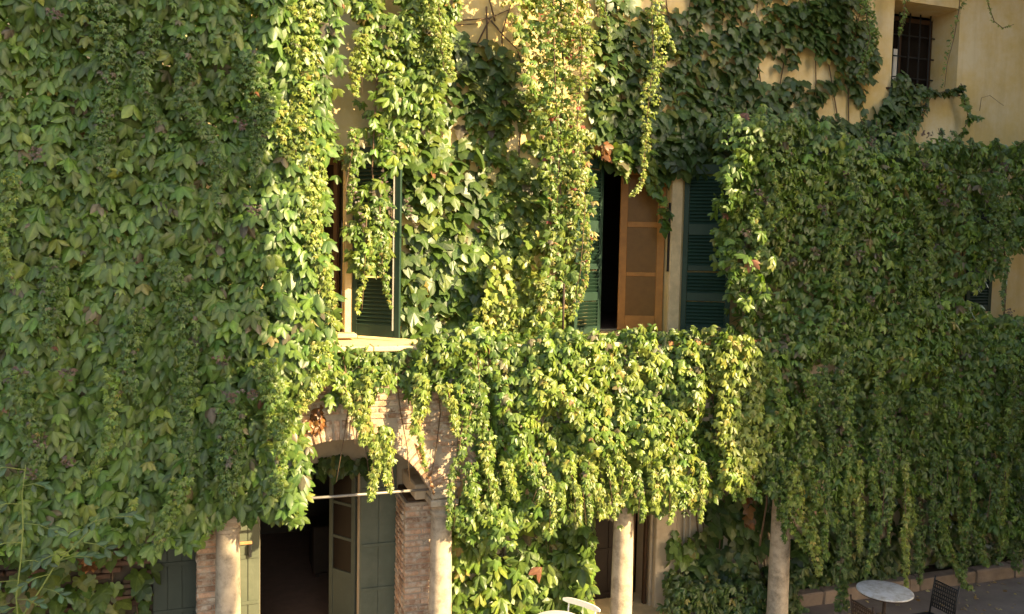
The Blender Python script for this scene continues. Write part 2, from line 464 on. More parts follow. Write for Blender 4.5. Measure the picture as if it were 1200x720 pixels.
# ---------------------------------------------------------------- doors and shutters
def panel_leaf(name, x0, x1, z0, z1, y, m, brace=False, boards=3):
    mb = MB().box(x0, x1, y, y + .035, z0, z1, .004)
    d = mb.build(name, m, villa)
    wd = (x1 - x0) / boards
    bm_ = MB().box(.004, wd - .004, -.012, 0, 0, z1 - z0 - .01, .004).mesh('board', m)
    for k in range(boards): link('board', bm_, d, (x0 + k * wd, y, z0 + .005))
    zz = [z0 + .12, z0 + (z1 - z0) * .32, z0 + (z1 - z0) * .56, z1 - .35]
    rm = MB().box(x0 + .01, x1 - .01, -.030, -.0125, 0, .045, .004).mesh('rail', m)
    for q in zz: link('rail', rm, d, (0, y, q))
    if brace:
        for q in (0, 2):
            a, b2 = Vector((x0 + .04, y - .02, zz[q] + .05)), Vector((x1 - .04, y - .02, zz[q + 1] - .01))
            MB().tube([a, b2], .012, 4).build('brace', m, d)
    return d
dl = panel_leaf('door_leaf', .09, .385, .03, 2.5, WY - .075, SAGE, boards=2)
lat = MB().box(.05, .29, WY - .118, WY - .106, 1.60, 1.64, .004); lat.build('latch', TERRA, dl)
lock = MB().tube([(.265, WY - .13, 1.60), (.265, WY - .13, 1.52), (.285, WY - .13, 1.50)], .018, 6); lock.box(.245, .285, WY - .145, WY - .115, 1.44, 1.52, .006); lock.build('padlock', DIRON, dl)
panel_leaf('door_leaf', 1.645, 2.12, .03, 2.5, WY - .075, SAGE, boards=2)
panel_leaf('door_leaf', -.865, -.36, .03, 2.5, WY - .075, DGREEN, True)
# glazed inner door standing ajar
def glazed(name, hx, hy, wd, z0, z1, ang, m, panes, glass, rails_z, stile=.085, solid_to=None):
    root = bpy.data.objects.new(name, MB().box(0, stile, -.02, .02, z0, z1, .004).box(wd - stile, wd, -.02, .02, z0, z1, .004).mesh(name, m))
    COL.objects.link(root); root.parent = villa; root.location = (hx, hy, 0); root.rotation_euler.z = ang
    for a, b in rails_z: MB().box(stile + .001, wd - stile - .001, -.018, .018, a, b, .004).build('rail', m, root)
    for a, b in panes:
        MB().box(stile, wd - stile, -.006, .006, a, b).build('pane', glass, root)
        bd = MB()
        for (p, q, r_, s_) in ((stile, stile + .014, a, b), (wd - stile - .014, wd - stile, a, b), (stile + .0145, wd - stile - .0145, a, a + .014), (stile + .0145, wd - stile - .0145, b - .014, b)):
            bd.box(p, q, -.0135, -.0065, r_, s_, .002)
        bd.build('bead', m, root)
    if solid_to: MB().box(stile, wd - stile, -.012, .012, z0 + .1, solid_to, .003).build('panel', m, root)
    return root
glazed('glazed_door', 1.62, WY + .14, .48, .03, 2.5, math.radians(128), DGREEN, [(.98, 1.40), (1.45, 1.87), (1.92, 2.40)], DGLASS,
       [(.03, .13), (.88, .975), (1.405, 1.445), (1.875, 1.915), (2.405, 2.5)], .07, .88)
# dark furniture inside the ground-floor room
sb = MB().box(1.3, 2.9, 3.6, 4.2, .08, .85, .02)
for xx in (1.35, 2.8):
    for yy in (3.65, 4.1): sb.box(xx, xx + .06, yy, yy + .06, .006, .08)
tag(sb.build('sideboard', BLACKW), 'dark wooden sideboard deep inside the dim ground floor room', 'sideboard')

# stone jamb and plank frames of the ground-floor door at the right
MB().box(6.0, 6.34, WY - .10, WY - .003, 0, 2.7, .012).build('door_jamb', BEIGE, villa)
MB().box(5.90, 5.945, WY + .05, WY + .12, .01, 2.58, .006).build('door_frame', DWOOD, villa)
MB().box(5.76, 5.80, WY + .18, WY + .26, .01, 2.58, .006).build('door_frame', DWOOD, villa)
MB().box(5.955, 5.99, WY - .02, WY + .03, .01, 2.58, .005).build('door_frame', BEIGE, villa)
panel_leaf('inner_door', 5.0, 5.70, .02, 2.55, WY + .42, BLACKW, boards=3)
MB().box(4.9, 6.4, WY - .4, WY + .5, .004, .09, .01).build('doorstep', STONE2, villa)
for xx in (6.50, 6.60):
    MB().tube([(xx, WY - .04, .55), (xx, WY - .04, 3.9)], .018, 8).build('drain_pipe', PIPE, villa, True)

def shutter(hx, hy, wd, z0, z1, ang, fields, flip=False, slat_pitch=.050):
    st = .075
    mb = MB().box(0, st, -.02, .02, z0, z1, .004).box(wd - st, wd, -.02, .02, z0, z1, .004)
    ends = [z0] + [v for f in fields for v in f] + [z1]
    for a, b in zip(ends[0::2], ends[1::2]): mb.box(st + .001, wd - st - .001, -.019, .019, a, b, .004)
    o = mb.build('shutter', GREEN, villa, loc=(hx, hy, 0)); o.rotation_euler.z = ang
    sm_ = MB().box(st + .002, wd - st - .002, -.031, .031, -.004, .004).mesh('slat', GREEN)
    for a, b in fields:
        zz = a + .02
        while zz < b - .01:
            s_ = link('slat', sm_, o, (0, 0, zz)); s_.rotation_euler.x = math.radians(50); zz += slat_pitch
    return o
FL = [(4.30, 4.66), (4.78, 5.10), (5.18, 5.62), (5.78, 6.50)]
shutter(6.31, WY - .05, .70, FLOOR2 + .02, 6.64, math.radians(-30), FL)                       # right leaf of the balcony door
shutter(5.02, WY - .02, .62, FLOOR2 + .02, 6.64, math.radians(-150), FL)                     # left leaf, swung out
lsh = shutter(1.53, WY - .04, .70, FLOOR2 + .03, 6.6, math.radians(-42), [(4.36, 4.98), (5.10, 5.75), (5.85, 6.5)])
MB().box(.61, .622, -.05, -.021, 4.3, 6.5, .003).build('bar', STEEL, lsh)
shutter(11.72, WY - .05, .55, FLOOR2 + .30, 6.45, 0.0, [(4.58, 5.1), (5.2, 5.8), (5.9, 6.35)])
# cream surrounds
MB().box(6.115, 6.29, WY - .045, WY - .003, FLOOR2, 6.66, .006).build('door_surround', STONE2, villa)
MB().box(1.425, 1.52, WY - .045, WY - .003, FLOOR2, 6.62, .006).build('door_surround', STONE2, villa)
MB().box(4.88, 4.995, WY - .045, WY - .003, FLOOR2, 6.66, .006).build('door_surround', STONE2, villa)
MB().box(1.30, 1.55, WY - .30, WY - .05, FLOOR2 + .016, FLOOR2 + .07, .01).build('threshold', STONE2, villa)
# honey wooden leaf of the balcony door, open inwards
glazed('glazed_door', 6.085, WY + .10, .66, FLOOR2 + .02, 6.58, math.radians(162), WOOD,
       [(FLOOR2 + .24, 5.00), (5.06, 5.72), (5.80, 6.48)], GLASSY, [(FLOOR2 + .02, FLOOR2 + .24), (5.00, 5.06), (5.72, 5.80), (6.48, 6.58)], .11)
MB().box(6.092, 6.112, WY - .02, WY + .02, FLOOR2 + .9, FLOOR2 + 1.9, .003).build('cremone_bolt', DIRON, villa)
MB().box(1.385, 1.40, WY - .01, WY + .03, FLOOR2 + .3, FLOOR2 + 1.5, .003).build('cremone_bolt', DIRON, villa)
# brown leaf inside the left window
glazed('glazed_door', 1.36, WY + .14, .46, FLOOR2 + .02, 6.55, math.radians(120), DWOOD,
       [(FLOOR2 + .3, 5.2), (5.28, 6.4)], DGLASS, [(FLOOR2 + .02, FLOOR2 + .3), (5.2, 5.28), (6.4, 6.55)], .08)

# grated window in the deep recess, upper right
wf = MB()
for a in ((9.99, 10.06, 8.07, 9.36), (11.26, 11.325, 8.07, 9.36), (10.061, 11.259, 8.07, 8.13), (10.061, 11.259, 9.29, 9.36), (10.62, 10.68, 8.131, 9.289)):
    wf.box(a[0], a[1], WY + .555, WY + .60, a[2], a[3], .004)
win = wf.build('window', DWOOD, villa)
for a, b in ((10.06, 10.62), (10.68, 11.26)):
    MB().box(a, b, WY + .575, WY + .585, 8.13, 9.29).build('pane', DGLASS, win)
MB().box(10.36, 10.50, WY + .562, WY + .566, 8.15, 8.86, .001).box(10.53, 10.66, WY + .562, WY + .566, 8.15, 8.83, .001).build('pane_reflection', WHITE, win)  # white strips painted in for a bright reflection on the glass
for xx in np.linspace(10.12, 11.2, 6):
    MB().tube([(xx, WY + .48, 8.055), (xx, WY + .48, 9.41)], .012, 6).build('grille_bar', DIRON, win)
for zz in (8.36, 8.70, 9.05):
    MB().tube([(9.995, WY + .50, zz), (11.325, WY + .50, zz)], .011, 6).build('grille_bar', DIRON, win)
MB().box(9.9, 11.4, WY - .03, WY + .45, 8.02, 8.048, .006).build('window_sill', DWOOD, win)
# little niche in the plaster between the two balcony doors
nx = at(564, 259, WY)
MB().box(nx[0] - .10, nx[0] + .10, WY - .012, WY - .003, nx[2] - .12, nx[2] + .12, .003).build('niche_plate', BEIGE, villa)
MB().box(nx[0] - .16, nx[0] + .14, WY - .05, WY - .003, nx[2] - .165, nx[2] - .125, .006).build('niche_sill', TERRA, villa)
# remaining railing post of the balcony
p = at(659.5, 395, -.05)
MB().tube([(p[0], -.05, FLOOR2), (p[0], -.05, FLOOR2 + .75)], .016, 8).build('railing_post', IRON, villa, True)
q = at(816, 393, -.02)
MB().tube([(q[0] - .12, -.02, FLOOR2 + .01), (q[0] + .16, -.02, FLOOR2 + .08)], .013, 6).build('railing_bar', IRON, villa, True)

# ---------------------------------------------------------------- kerb and planting bed
kb = empty('kerb', (8, .45, 0), label='low stone kerb in front of the planting bed at right', cat='kerb')
x = -1.9
while x < 7:
    ln = random.uniform(.8, 1.2)
    m_ = MB().box(0, ln - .012, 0, .22, -.02, .20, .018)
    m_.v = [(a + random.uniform(-.006, .006), b + random.uniform(-.01, .01), c + random.uniform(-.008, .008)) for a, b, c in m_.v]
    m_.build('kerb_stone', KERB, kb, loc=(x, 0, 0)); x += ln
tag(MB().box(6.4, 15, .67, WY - .004, .0, .15, 0).build('planting_bed', SOIL), 'dark soil bed between the kerb and the wall', kind='structure')

# ---------------------------------------------------------------- leaf templates
def leaflet(L, W, ang, droop=.18, fold=.28, base=(0, 0, 0), detail=True, tilt=0.0, roll=0.0):
    if detail:
        mids = [(0, 0), (.33, 0), (.66, 0), (1, 0)]; sides = [(.17, .20), (.47, .47), (.76, .33)]
    else:
        mids = [(0, 0), (.5, 0), (1, 0)]; sides = [(.45, .46)]
    v, vein = [], []
    c, sn = math.cos(ang), math.sin(ang); ct, st = math.cos(tilt), math.sin(tilt)
    def P(t, s):
        x, y = s * W, t * L
        z = -droop * L * t * t - fold * abs(s) * W + roll * x
        y, z = y * ct + z * st, z * ct - y * st
        return (base[0] + x * c + y * sn, base[1] - x * sn + y * c, base[2] + z)
    for t, _ in mids: v.append(P(t, 0)); vein.append(1)
    nl = len(v)
    for t, s in sides: v.append(P(t, -s)); vein.append(0)
    nr = len(v)
    for t, s in sides: v.append(P(t, s)); vein.append(0)
    if detail:
        f = [(0, 1, nl), (nl, 1, nl + 1), (1, 2, nl + 1), (nl + 1, 2, nl + 2), (2, 3, nl + 2)]
        f += [(0, nr, 1), (nr, nr + 1, 1), (1, nr + 1, 2), (nr + 1, nr + 2, 2), (2, nr + 2, 3)]
    else:
        f = [(0, 1, nl), (1, 2, nl), (0, nr, 1), (1, nr, 2)]
    return v, f, vein

def compound(n=5, detail=True, seed=0):
    r = random.Random(seed); V, F, E = [], [], []
    if n == 5: spec = [(0, 1.0), (-44, .94), (46, .94), (-93, .70), (96, .70)]
    else: spec = [(0, 1.0), (-50, .88), (52, .88)]
    for k, (a, s) in enumerate(spec):
        v, f, e = leaflet(s * r.uniform(.92, 1.08) * .64, .31 * s * (1.15 if n == 3 else 1), math.radians(a + r.uniform(-12, 12)), r.uniform(.1, .4), r.uniform(.15, .45), (0, 0, -.006 * k), detail, r.uniform(-.1, .22) + abs(a) / 90 * .2, r.uniform(-.35, .35))
        o = len(V); V += v; F += [tuple(i + o for i in q) for q in f]; E += e
    return np.array(V), np.array(F), np.array(E, float)

def lobed(seed=0, lobes=3):
    r = random.Random(seed)
    if lobes == 3:
        half = [(.10, -.10), (.28, -.13), (.43, -.04), (.50, .12), (.60, .36), (.45, .40), (.32, .44), (.30, .58), (.22, .76), (.11, .92)]
    else:
        half = [(.12, -.14), (.34, -.18), (.40, -.04), (.36, .04), (.52, .10), (.62, .34), (.50, .42), (.34, .42), (.33, .58), (.24, .76), (.12, .92)]
    pts = [(-x, y) for x, y in half] + [(0, 1.05)] + [(x, y) for x, y in reversed(half)] + [(0, .02)]
    V = [(0, .30, .03)]; E = [.9]
    cup = r.uniform(.10, .30); dr = r.uniform(.08, .3); tw = r.uniform(-.12, .12)
    for x, y in pts:
        x *= r.uniform(.92, 1.08); y += r.uniform(-.03, .03)
        V.append((x, y, -cup * abs(x) ** 1.5 - dr * max(y - .3, 0) ** 2 + tw * x * y + r.uniform(-.015, .015))); E.append(1.0 if abs(x) < .02 else 0.0)
    n = len(pts)
    F = [(0, 1 + (k + 1) % n, 1 + k) for k in range(n)]
    V = np.array(V); V[:, :2] *= .8; V[:, 2] *= .8
    return V, np.array(F), np.array(E, float)

TPL = {
    'five': [compound(5, True, s) for s in range(7)] + [compound(3, True, s + 40) for s in range(2)],
    'fives': [compound(5, False, s + 5) for s in range(3)],
    'three': [compound(3, True, s + 10) for s in range(3)],
    'threes': [compound(3, False, s + 15) for s in range(3)],
    'ivy': [lobed(s, 3) for s in range(4)],
    'grape': [lobed(s + 4, 5) for s in range(3)],
}
def tpl_mesh(t):
    V, F, E = t
    me = bpy.data.meshes.new('leaf'); me.from_pydata([tuple(p) for p in V], [], [tuple(int(i) for i in q) for q in F]); me.update()
    a = me.attributes.new('vein', 'FLOAT', 'POINT'); a.data.foreach_set('value', E.astype(np.float32))
    me.materials.append(LEAF)
    return me
LMESH = {k: [tpl_mesh(t) for t in v] for k, v in TPL.items()}

PAL = {   # (weight, linear colour)
    'dark': [(.50, (.052, .100, .026)), (.30, (.068, .122, .030)), (.15, (.090, .148, .034)), (.02, (.085, .075, .055)), (.001, (.14, .06, .04)), (.004, (.16, .15, .05))],
    'mid': [(.40, (.075, .135, .028)), (.35, (.105, .165, .032)), (.18, (.15, .20, .04)), (.02, (.12, .10, .06)), (.0015, (.18, .08, .05)), (.01, (.22, .19, .06))],
    'lime': [(.45, (.155, .205, .045)), (.35, (.20, .24, .055)), (.15, (.12, .18, .035)), (.05, (.28, .25, .08))],
    'warm': [(.46, (.14, .19, .042)), (.32, (.19, .22, .055)), (.07, (.26, .21, .08)), (.04, (.27, .15, .08)), (.03, (.27, .06, .06)), (.03, (.20, .15, .10))],
    'ivy': [(.5, (.045, .085, .024)), (.35, (.06, .105, .028)), (.1, (.10, .13, .03)), (.02, (.16, .14, .03))],
    'rust': [(.6, (.20, .085, .03)), (.4, (.15, .065, .03))],
    'wine': [(.6, (.085, .065, .06)), (.4, (.11, .07, .065))],
}
def pick_colors(pal, n, var=.16):
    P = PAL[pal]; wts = np.array([p[0] for p in P]); wts /= wts.sum()
    c = np.array([p[1] for p in P])[rng.choice(len(P), n, p=wts)]
    return np.clip(c * (1 + var * rng.standard_normal((n, 1))).clip(.5, 1.7) * (1 + .05 * rng.standard_normal((n, 3))), .005, .6)

def norm(a): return a / np.maximum(np.linalg.norm(a, axis=-1, keepdims=True), 1e-9)

def frames(n, mean=(.08, -.80, .42), jit=.30, tip=(0, -.12, -1), tjit=.38):
    N = norm(np.array(mean) + jit * rng.standard_normal((n, 3)))
    N[:, 1] = np.where(N[:, 1] > -.1, -.1 - abs(N[:, 1]), N[:, 1]); N = norm(N)
    T = np.array(tip) + tjit * rng.standard_normal((n, 3))
    T = norm(T - (T * N).sum(1, keepdims=True) * N)
    X = np.cross(T, N)
    return np.stack([X, T, N], -1)           # columns

class Vine:
    def __init__(s, name, loc, label, cat, group=None):
        s.root = empty(name, loc, label=label, cat=cat, group=group)
        s.o = np.array(loc, float); s.batches = []; s.stems = MB()
    def add(s, kind, pos, Rm, size, col, front=None):
        if len(pos) == 0: return
        tv = rng.integers(0, len(TPL[kind]), len(pos))
        s.batches.append([kind, tv, np.asarray(pos), Rm, np.asarray(size), col, np.ones(len(pos), bool) if front is None else np.asarray(front)])
    def stem(s, pts, r0, r1, n=5):
        pts = [Vector(p) - Vector(s.o) for p in pts]
        s.stems.tube(pts, list(np.linspace(r0, r1, len(pts))), n)
    def finish(s, nobj=300, stem_mat=None):
        # single leaves: the largest ones of the front layer
        cand = []
        for bi, b in enumerate(s.batches):
            sz = b[4] * np.where(b[6], 1, .3) * (1 + .25 * rng.random(len(b[4])))
            cand += [(sz[i], bi, i) for i in range(len(sz)) if b[6][i]]
        cand.sort(key=lambda t: -t[0])
        chosen = cand[:nobj]
        for sz, bi, i in chosen:
            kind, tv, pos, Rm, size, col, fr = s.batches[bi]
            ob = bpy.data.objects.new('leaf', LMESH[kind][tv[i]]); COL.objects.link(ob); ob.parent = s.root
            m4 = Matrix.Identity(4)
            for a in range(3):
                for c in range(3): m4[a][c] = float(Rm[i][a, c] * size[i])
                m4[a][3] = float(pos[i][a] - s.o[a])
            ob.matrix_local = m4
            ob.color = (*[float(v) for v in col[i]], 1)
        taken = {}
        for _, bi, i in chosen: taken.setdefault(bi, []).append(i)
        VV, FF, CC, EE = [], [], [], []; off = 0
        for bi, (kind, tv, pos, Rm, size, col, fr) in enumerate(s.batches):
            keep = np.ones(len(pos), bool); keep[taken.get(bi, [])] = False
            for t, (V, F, E) in enumerate(TPL[kind]):
                k = np.where(keep & (tv == t))[0]
                if len(k) == 0: continue
                P = np.einsum('nij,vj->nvi', Rm[k], V) * size[k][:, None, None] + (pos[k] - s.o)[:, None, :]
                VV.append(P.reshape(-1, 3))
                FF.append((F[None] + (np.arange(len(k)) * len(V))[:, None, None] + off).reshape(-1, 3)); off += len(k) * len(V)
                CC.append(np.repeat(col[k], len(V), 0)); EE.append(np.tile(E, len(k)))
        if VV:
            V = np.concatenate(VV).astype(np.float32); F = np.concatenate(FF).astype(np.int32)
            C = np.concatenate(CC); C = np.concatenate([C, np.ones((len(C), 1))], 1).astype(np.float32); E = np.concatenate(EE).astype(np.float32)
            me = bpy.data.meshes.new('foliage')
            me.vertices.add(len(V)); me.vertices.foreach_set('co', V.ravel())
            me.loops.add(F.size); me.loops.foreach_set('vertex_index', F.ravel())
            me.polygons.add(len(F)); me.polygons.foreach_set('loop_start', np.arange(0, F.size, 3, dtype=np.int32))
            me.update(calc_edges=True)
            a = me.attributes.new('tint', 'FLOAT_COLOR', 'POINT'); a.data.foreach_set('color', C.ravel())
            a = me.attributes.new('vein', 'FLOAT', 'POINT'); a.data.foreach_set('value', E)
            me.materials.append(FOLI)
            fo = link('foliage', me, s.root); fo['kind'] = 'stuff'
            global NTRI; NTRI += len(F)
        if s.stems.v: s.stems.build('stem', stem_mat or BARK, s.root, True)
        return s.root
NTRI = 0

def inside(px, pz, poly):
    r = np.zeros(len(px), bool); n = len(poly)
    for i in range(n):
        (x0, z0), (x1, z1) = poly[i], poly[(i + 1) % n]
        c = ((z0 > pz) != (z1 > pz)) & (px < (x1 - x0) * (pz - z0) / ((z1 - z0) if z1 != z0 else 1e-9) + x0)
        r ^= c
    return r

def area_pts(poly_px, y, n, rough=.07):
    """n points (x, z) on the plane y inside an outline; ragged edge"""
    poly = [(at(a, b, y)[0], at(a, b, y)[2]) for a, b in poly_px]
    xs, zs = [p[0] for p in poly], [p[1] for p in poly]
    out = []
    while sum(map(len, out)) < n:
        m = int(n * 1.5) + 50
        P = np.stack([rng.uniform(min(xs) - .05, max(xs) + .05, m), rng.uniform(min(zs) - .05, max(zs) + .05, m)], 1)
        jx = (vnoise(P[:, 0] * 5, P[:, 1] * 5) - .5) * 2 * rough + rough * .4 * rng.standard_normal(m)
        jz = (vnoise(P[:, 0] * 5 + 30, P[:, 1] * 3) - .5) * 2 * rough + rough * .4 * rng.standard_normal(m)
        out.append(P[inside(P[:, 0] + jx, P[:, 1] + jz, poly)])
    return np.concatenate(out)[:n]

def mass(v, poly, y, n, kind, size, pal, depth=.3, bulge=.25, bs=1.3, gap=None, gs=1.5, sz_noise=None, fr=None, layers=.16, seed=0, tint=None, rough=.07):
    """creeper mass hanging in front of plane y: lumpy front surface, leaves at several depths"""
    P = area_pts(poly, y, n, rough)
    if gap is not None:
        P = P[fbm(P[:, 0] * gs + seed, P[:, 1] * gs + seed * 3) < gap + .06 * rng.standard_normal(len(P))]
    n = len(P)
    lump = fbm(P[:, 0] * bs + seed, P[:, 1] * bs * .8 + 11, seed) ** 1.0
    fine = vnoise(P[:, 0] * bs * 4, P[:, 1] * bs * 3, seed)
    back = np.minimum(rng.exponential(layers, n), depth)
    Y = y - bulge * (lump - .4) * 2 - .10 * (fine - .5) + back
    pos = np.stack([P[:, 0], Y, P[:, 1]], 1)
    # normals follow the lumps
    e = .05
    dlx = (fbm((P[:, 0] + e) * bs + seed, P[:, 1] * bs * .8 + 11, seed) - lump) / e
    dlz = (fbm(P[:, 0] * bs + seed, (P[:, 1] + e) * bs * .8 + 11, seed) - lump) / e
    mean = np.stack([.05 - bulge * 2 * dlx * .8, np.full(n, -.8), .45 - bulge * 2 * dlz * .8], 1)
    Rm = frames(n, mean, **(fr or {}))
    S = size * np.clip(rng.lognormal(0, .22, n), .5, 1.45)
    C = pick_colors(pal, n)
    C = C * (.82 + .36 * fbm(P[:, 0] * .9 + 5, P[:, 1] * .9 + seed)[:, None])
    if tint is not None: C = C * np.array(tint)
    v.add(kind, pos, Rm, S, C, back < .08)
    return pos

def strand(v, path_px, y, width, n, kind, size, pal, ydrift=0.0, thick=.6, fr=None, taper=.22, wob=.05, stem=True):
    """leafy shoot hanging along a path of photograph points on the plane y; width and size in metres"""
    K = [at(a, b, y) for a, b in path_px]
    for i, k in enumerate(K): k[1] = y + ydrift * i / max(len(K) - 1, 1)
    K = np.array(K); seg = np.linalg.norm(np.diff(K, axis=0), axis=1); cum = np.concatenate([[0], np.cumsum(seg)])
    t = rng.random(n) * cum[-1]
    p = np.stack([np.interp(t, cum, K[:, a]) for a in range(3)], 1)
    u = t / cum[-1]
    wd = width * (1 - (1 - taper) * u ** 2) * (.65 + .7 * vnoise(t * 3.1, width * 77))
    p[:, 0] += (vnoise(t * 1.7, width * 31) - .5) * wob * 4
    ang = rng.random(n) * 2 * math.pi; rad = np.sqrt(rng.random(n)) * wd
    p[:, 0] += np.cos(ang) * rad; p[:, 1] += np.sin(ang) * rad * thick
    p[:, 2] += rng.standard_normal(n) * .01
    f = dict(mean=(.1, -.75, .45), jit=.34, tip=(0, -.1, -1), tjit=.45); f.update(fr or {})
    mean = np.array(f.pop('mean')) + np.stack([np.cos(ang) * .5 * rad / np.maximum(wd, 1e-3), np.zeros(n), np.zeros(n)], 1)
    Rm = frames(n, mean, **f)
    S = size * np.clip(rng.lognormal(0, .22, n), .5, 1.45) * (1 - .25 * u)
    C = pick_colors(pal, n)
    v.add(kind, p, Rm, S, C, np.sin(ang) < .3)
    if stem: v.stem([tuple(q) for q in K], .008, .004)
    return p

def groundpos(px, y): return (float(at(px, 400, y)[0]), y, 0.0)

# ================================================================== CREEPERS
# --- the great curtain at the left
LP = [(-60, -60), (398, -60), (392, 60), (378, 130), (368, 210), (374, 300), (384, 385), (384, 425), (356, 462), (344, 500), (352, 560), (340, 605), (312, 604), (280, 614), (238, 626), (205, 642), (165, 648), (130, 632), (70, 648), (0, 655), (-60, 655)]
v = Vine('wall_creeper', groundpos(150, -.2), 'dense dark green creeper curtain of large five part leaves left of the arch', 'climbing plant')
mass(v, LP, -.5, 8000, 'five', .24, 'dark', tint=(1.14, 1.16, 1.02), depth=.34, bulge=.26, bs=1.1, seed=1, layers=.15, rough=.11, fr=dict(jit=.24, tjit=.28))
mass(v, LP, -.54, 2400, 'fives', .12, 'dark', tint=(1.14, 1.16, 1.02), depth=.4, bulge=.26, bs=1.1, seed=1, layers=.12, gap=.5, gs=1.1)
mass(v, LP, -.56, 300, 'five', .25, 'mid', depth=.2, bulge=.25, bs=1.1, seed=1, layers=.05)
for path, wd, n, pal in [([(118, -30), (122, 60), (112, 130), (118, 200)], .16, 700, 'dark'), ([(225, 40), (228, 120), (250, 190), (262, 240)], .12, 400, 'dark'),
                         ([(135, 430), (130, 480), (128, 520), (100, 560)], .08, 220, 'mid'), ([(12, 200), (8, 280), (10, 330)], .09, 200, 'mid'),
                         ([(205, 300), (215, 380), (210, 460), (222, 560)], .15, 500, 'dark'), ([(165, 360), (158, 420), (160, 470)], .11, 250, 'dark'),
                         ([(270, 480), (268, 540), (262, 590)], .18, 500, 'dark'), ([(215, 560), (205, 610), (190, 645)], .11, 260, 'mid'),
                         ([(152, 585), (147, 600), (144, 615)], .03, 26, 'lime'), ([(30, 430), (42, 500), (40, 560)], .14, 320, 'dark'), ([(300, 60), (300, 140), (285, 210)], .16, 450, 'dark'),
                         ([(178, 20), (176, 80), (180, 140)], .10, 260, 'dark'), ([(60, 300), (70, 360), (62, 420)], .10, 240, 'dark'), ([(318, 420), (322, 500), (318, 580)], .16, 520, 'mid')]:
    strand(v, path, -.70, wd, n, 'fives', .085, pal, stem=False)
for _ in range(12):     # purple berry sprigs
    a, b = random.uniform(10, 360), random.uniform(0, 600)
    strand(v, [(a, b), (a + 4, b + 12)], -.72, .09, 28, 'threes', .05, 'wine', stem=False)
for k in range(9):
    a = -20 + k * 42 + random.uniform(-10, 10)
    v.stem([tuple(at(a + 14 * math.sin(j * 1.3 + k), 600 - j * 80, .05 + .04 * math.sin(j + k))) for j in range(9)], .022, .009)
v.finish(300)

# --- lit fringe on its right edge
v = Vine('wall_creeper', groundpos(365, -.3), 'sunlit yellow green fringe of creeper hanging beside the left window', 'climbing plant')
mass(v, [(320, 60), (350, 40), (380, 120), (372, 220), (378, 320), (386, 385), (388, 420), (372, 440), (345, 480), (348, 560), (345, 600), (320, 606), (300, 560), (310, 480), (322, 400), (315, 300), (330, 200)], -.36, 1500, 'five', .20, 'mid', depth=.3, bulge=.18, seed=2, layers=.08, rough=.15)
strand(v, [(352, -40), (353, 40), (350, 90), (352, 130), (362, 190), (368, 250), (374, 320), (380, 380)], -.5, .20, 1700, 'fives', .085, 'lime', thick=.9)
strand(v, [(374, 300), (382, 340), (384, 372), (392, 390)], -.45, .09, 320, 'fives', .09, 'lime')
strand(v, [(372, 150), (374, 200), (376, 240)], -.45, .08, 200, 'fives', .09, 'lime')
strand(v, [(375, 400), (366, 450), (348, 480)], -.5, .18, 420, 'fives', .10, 'lime', stem=False)
strand(v, [(335, 120), (345, 170), (358, 230)], -.52, .12, 350, 'fives', .085, 'lime')
strand(v, [(345, 560), (345, 590), (338, 610)], -.4, .16, 260, 'fives', .10, 'lime')
v.finish(240)

# --- clump hanging over the left window
CL = [(398, -60), (540, -60), (528, 40), (520, 90), (508, 140), (482, 165), (466, 200), (458, 260), (456, 290), (446, 300), (440, 330), (424, 340), (420, 300), (412, 240), (398, 190), (408, 100)]
v = Vine('hanging_creeper', groundpos(450, .45), 'leafy creeper clump hanging over the dark green shutter of the left window', 'climbing plant')
mass(v, CL, .45, 1900, 'five', .19, 'mid', depth=.3, bulge=.14, seed=3, layers=.10, gap=.66, rough=.09)
mass(v, CL, .40, 900, 'fives', .11, 'mid', depth=.2, bulge=.14, seed=3, layers=.06, gap=.55, rough=.09)
strand(v, [(430, 240), (428, 300), (425, 350), (424, 364)], .38, .07, 130, 'fives', .085, 'lime')
strand(v, [(445, 240), (448, 310), (455, 345), (459, 360)], .38, .08, 150, 'fives', .085, 'mid')
strand(v, [(418, 150), (405, 220), (410, 245)], .38, .07, 140, 'fives', .09, 'mid')
strand(v, [(510, -40), (516, 30), (520, 80), (528, 92)], .2, .14, 480, 'fives', .075, 'lime')
strand(v, [(425, 40), (424, 110)], .25, .10, 260, 'fives', .08, 'lime')
for a in (415, 450, 480): strand(v, [(a, random.uniform(60, 250)), (a + 3, 270)], .3, .06, 24, 'threes', .05, 'wine', stem=False)
v.stem([tuple(at(a, b, .5)) for a, b in ((440, -60), (442, 80), (436, 200), (445, 280))], .016, .007)
v.finish(220)

# --- central lit strand with red leaves
CS = [(600, -60), (692, -60), (696, 50), (688, 120), (694, 190), (700, 240), (690, 300), (684, 345), (668, 372), (655, 396), (618, 394), (636, 330), (645, 250), (640, 170), (622, 110), (606, 40)]
v = Vine('hanging_creeper', groundpos(660, .25), 'sunlit creeper column with reddish leaves hanging left of the balcony door', 'climbing plant')
mass(v, CS, .28, 850, 'fives', .125, 'warm', depth=.3, bulge=.12, seed=4, layers=.10)
mass(v, CS, .24, 420, 'five', .15, 'mid', depth=.25, bulge=.12, seed=4, layers=.08)
strand(v, [(672, -40), (682, 60), (676, 150), (686, 240), (680, 320), (668, 370)], .12, .13, 700, 'fives', .075, 'warm')
strand(v, [(648, -40), (650, 80), (655, 180), (652, 260)], .14, .14, 420, 'fives', .08, 'mid')
strand(v, [(690, 30), (700, 45)], .1, .07, 40, 'fives', .08, 'lime', stem=False)
v.stem([tuple(at(a, b, .35)) for a, b in ((655, -60), (660, 80), (655, 200), (662, 300), (660, 395))], .018, .010)
v.finish(220)

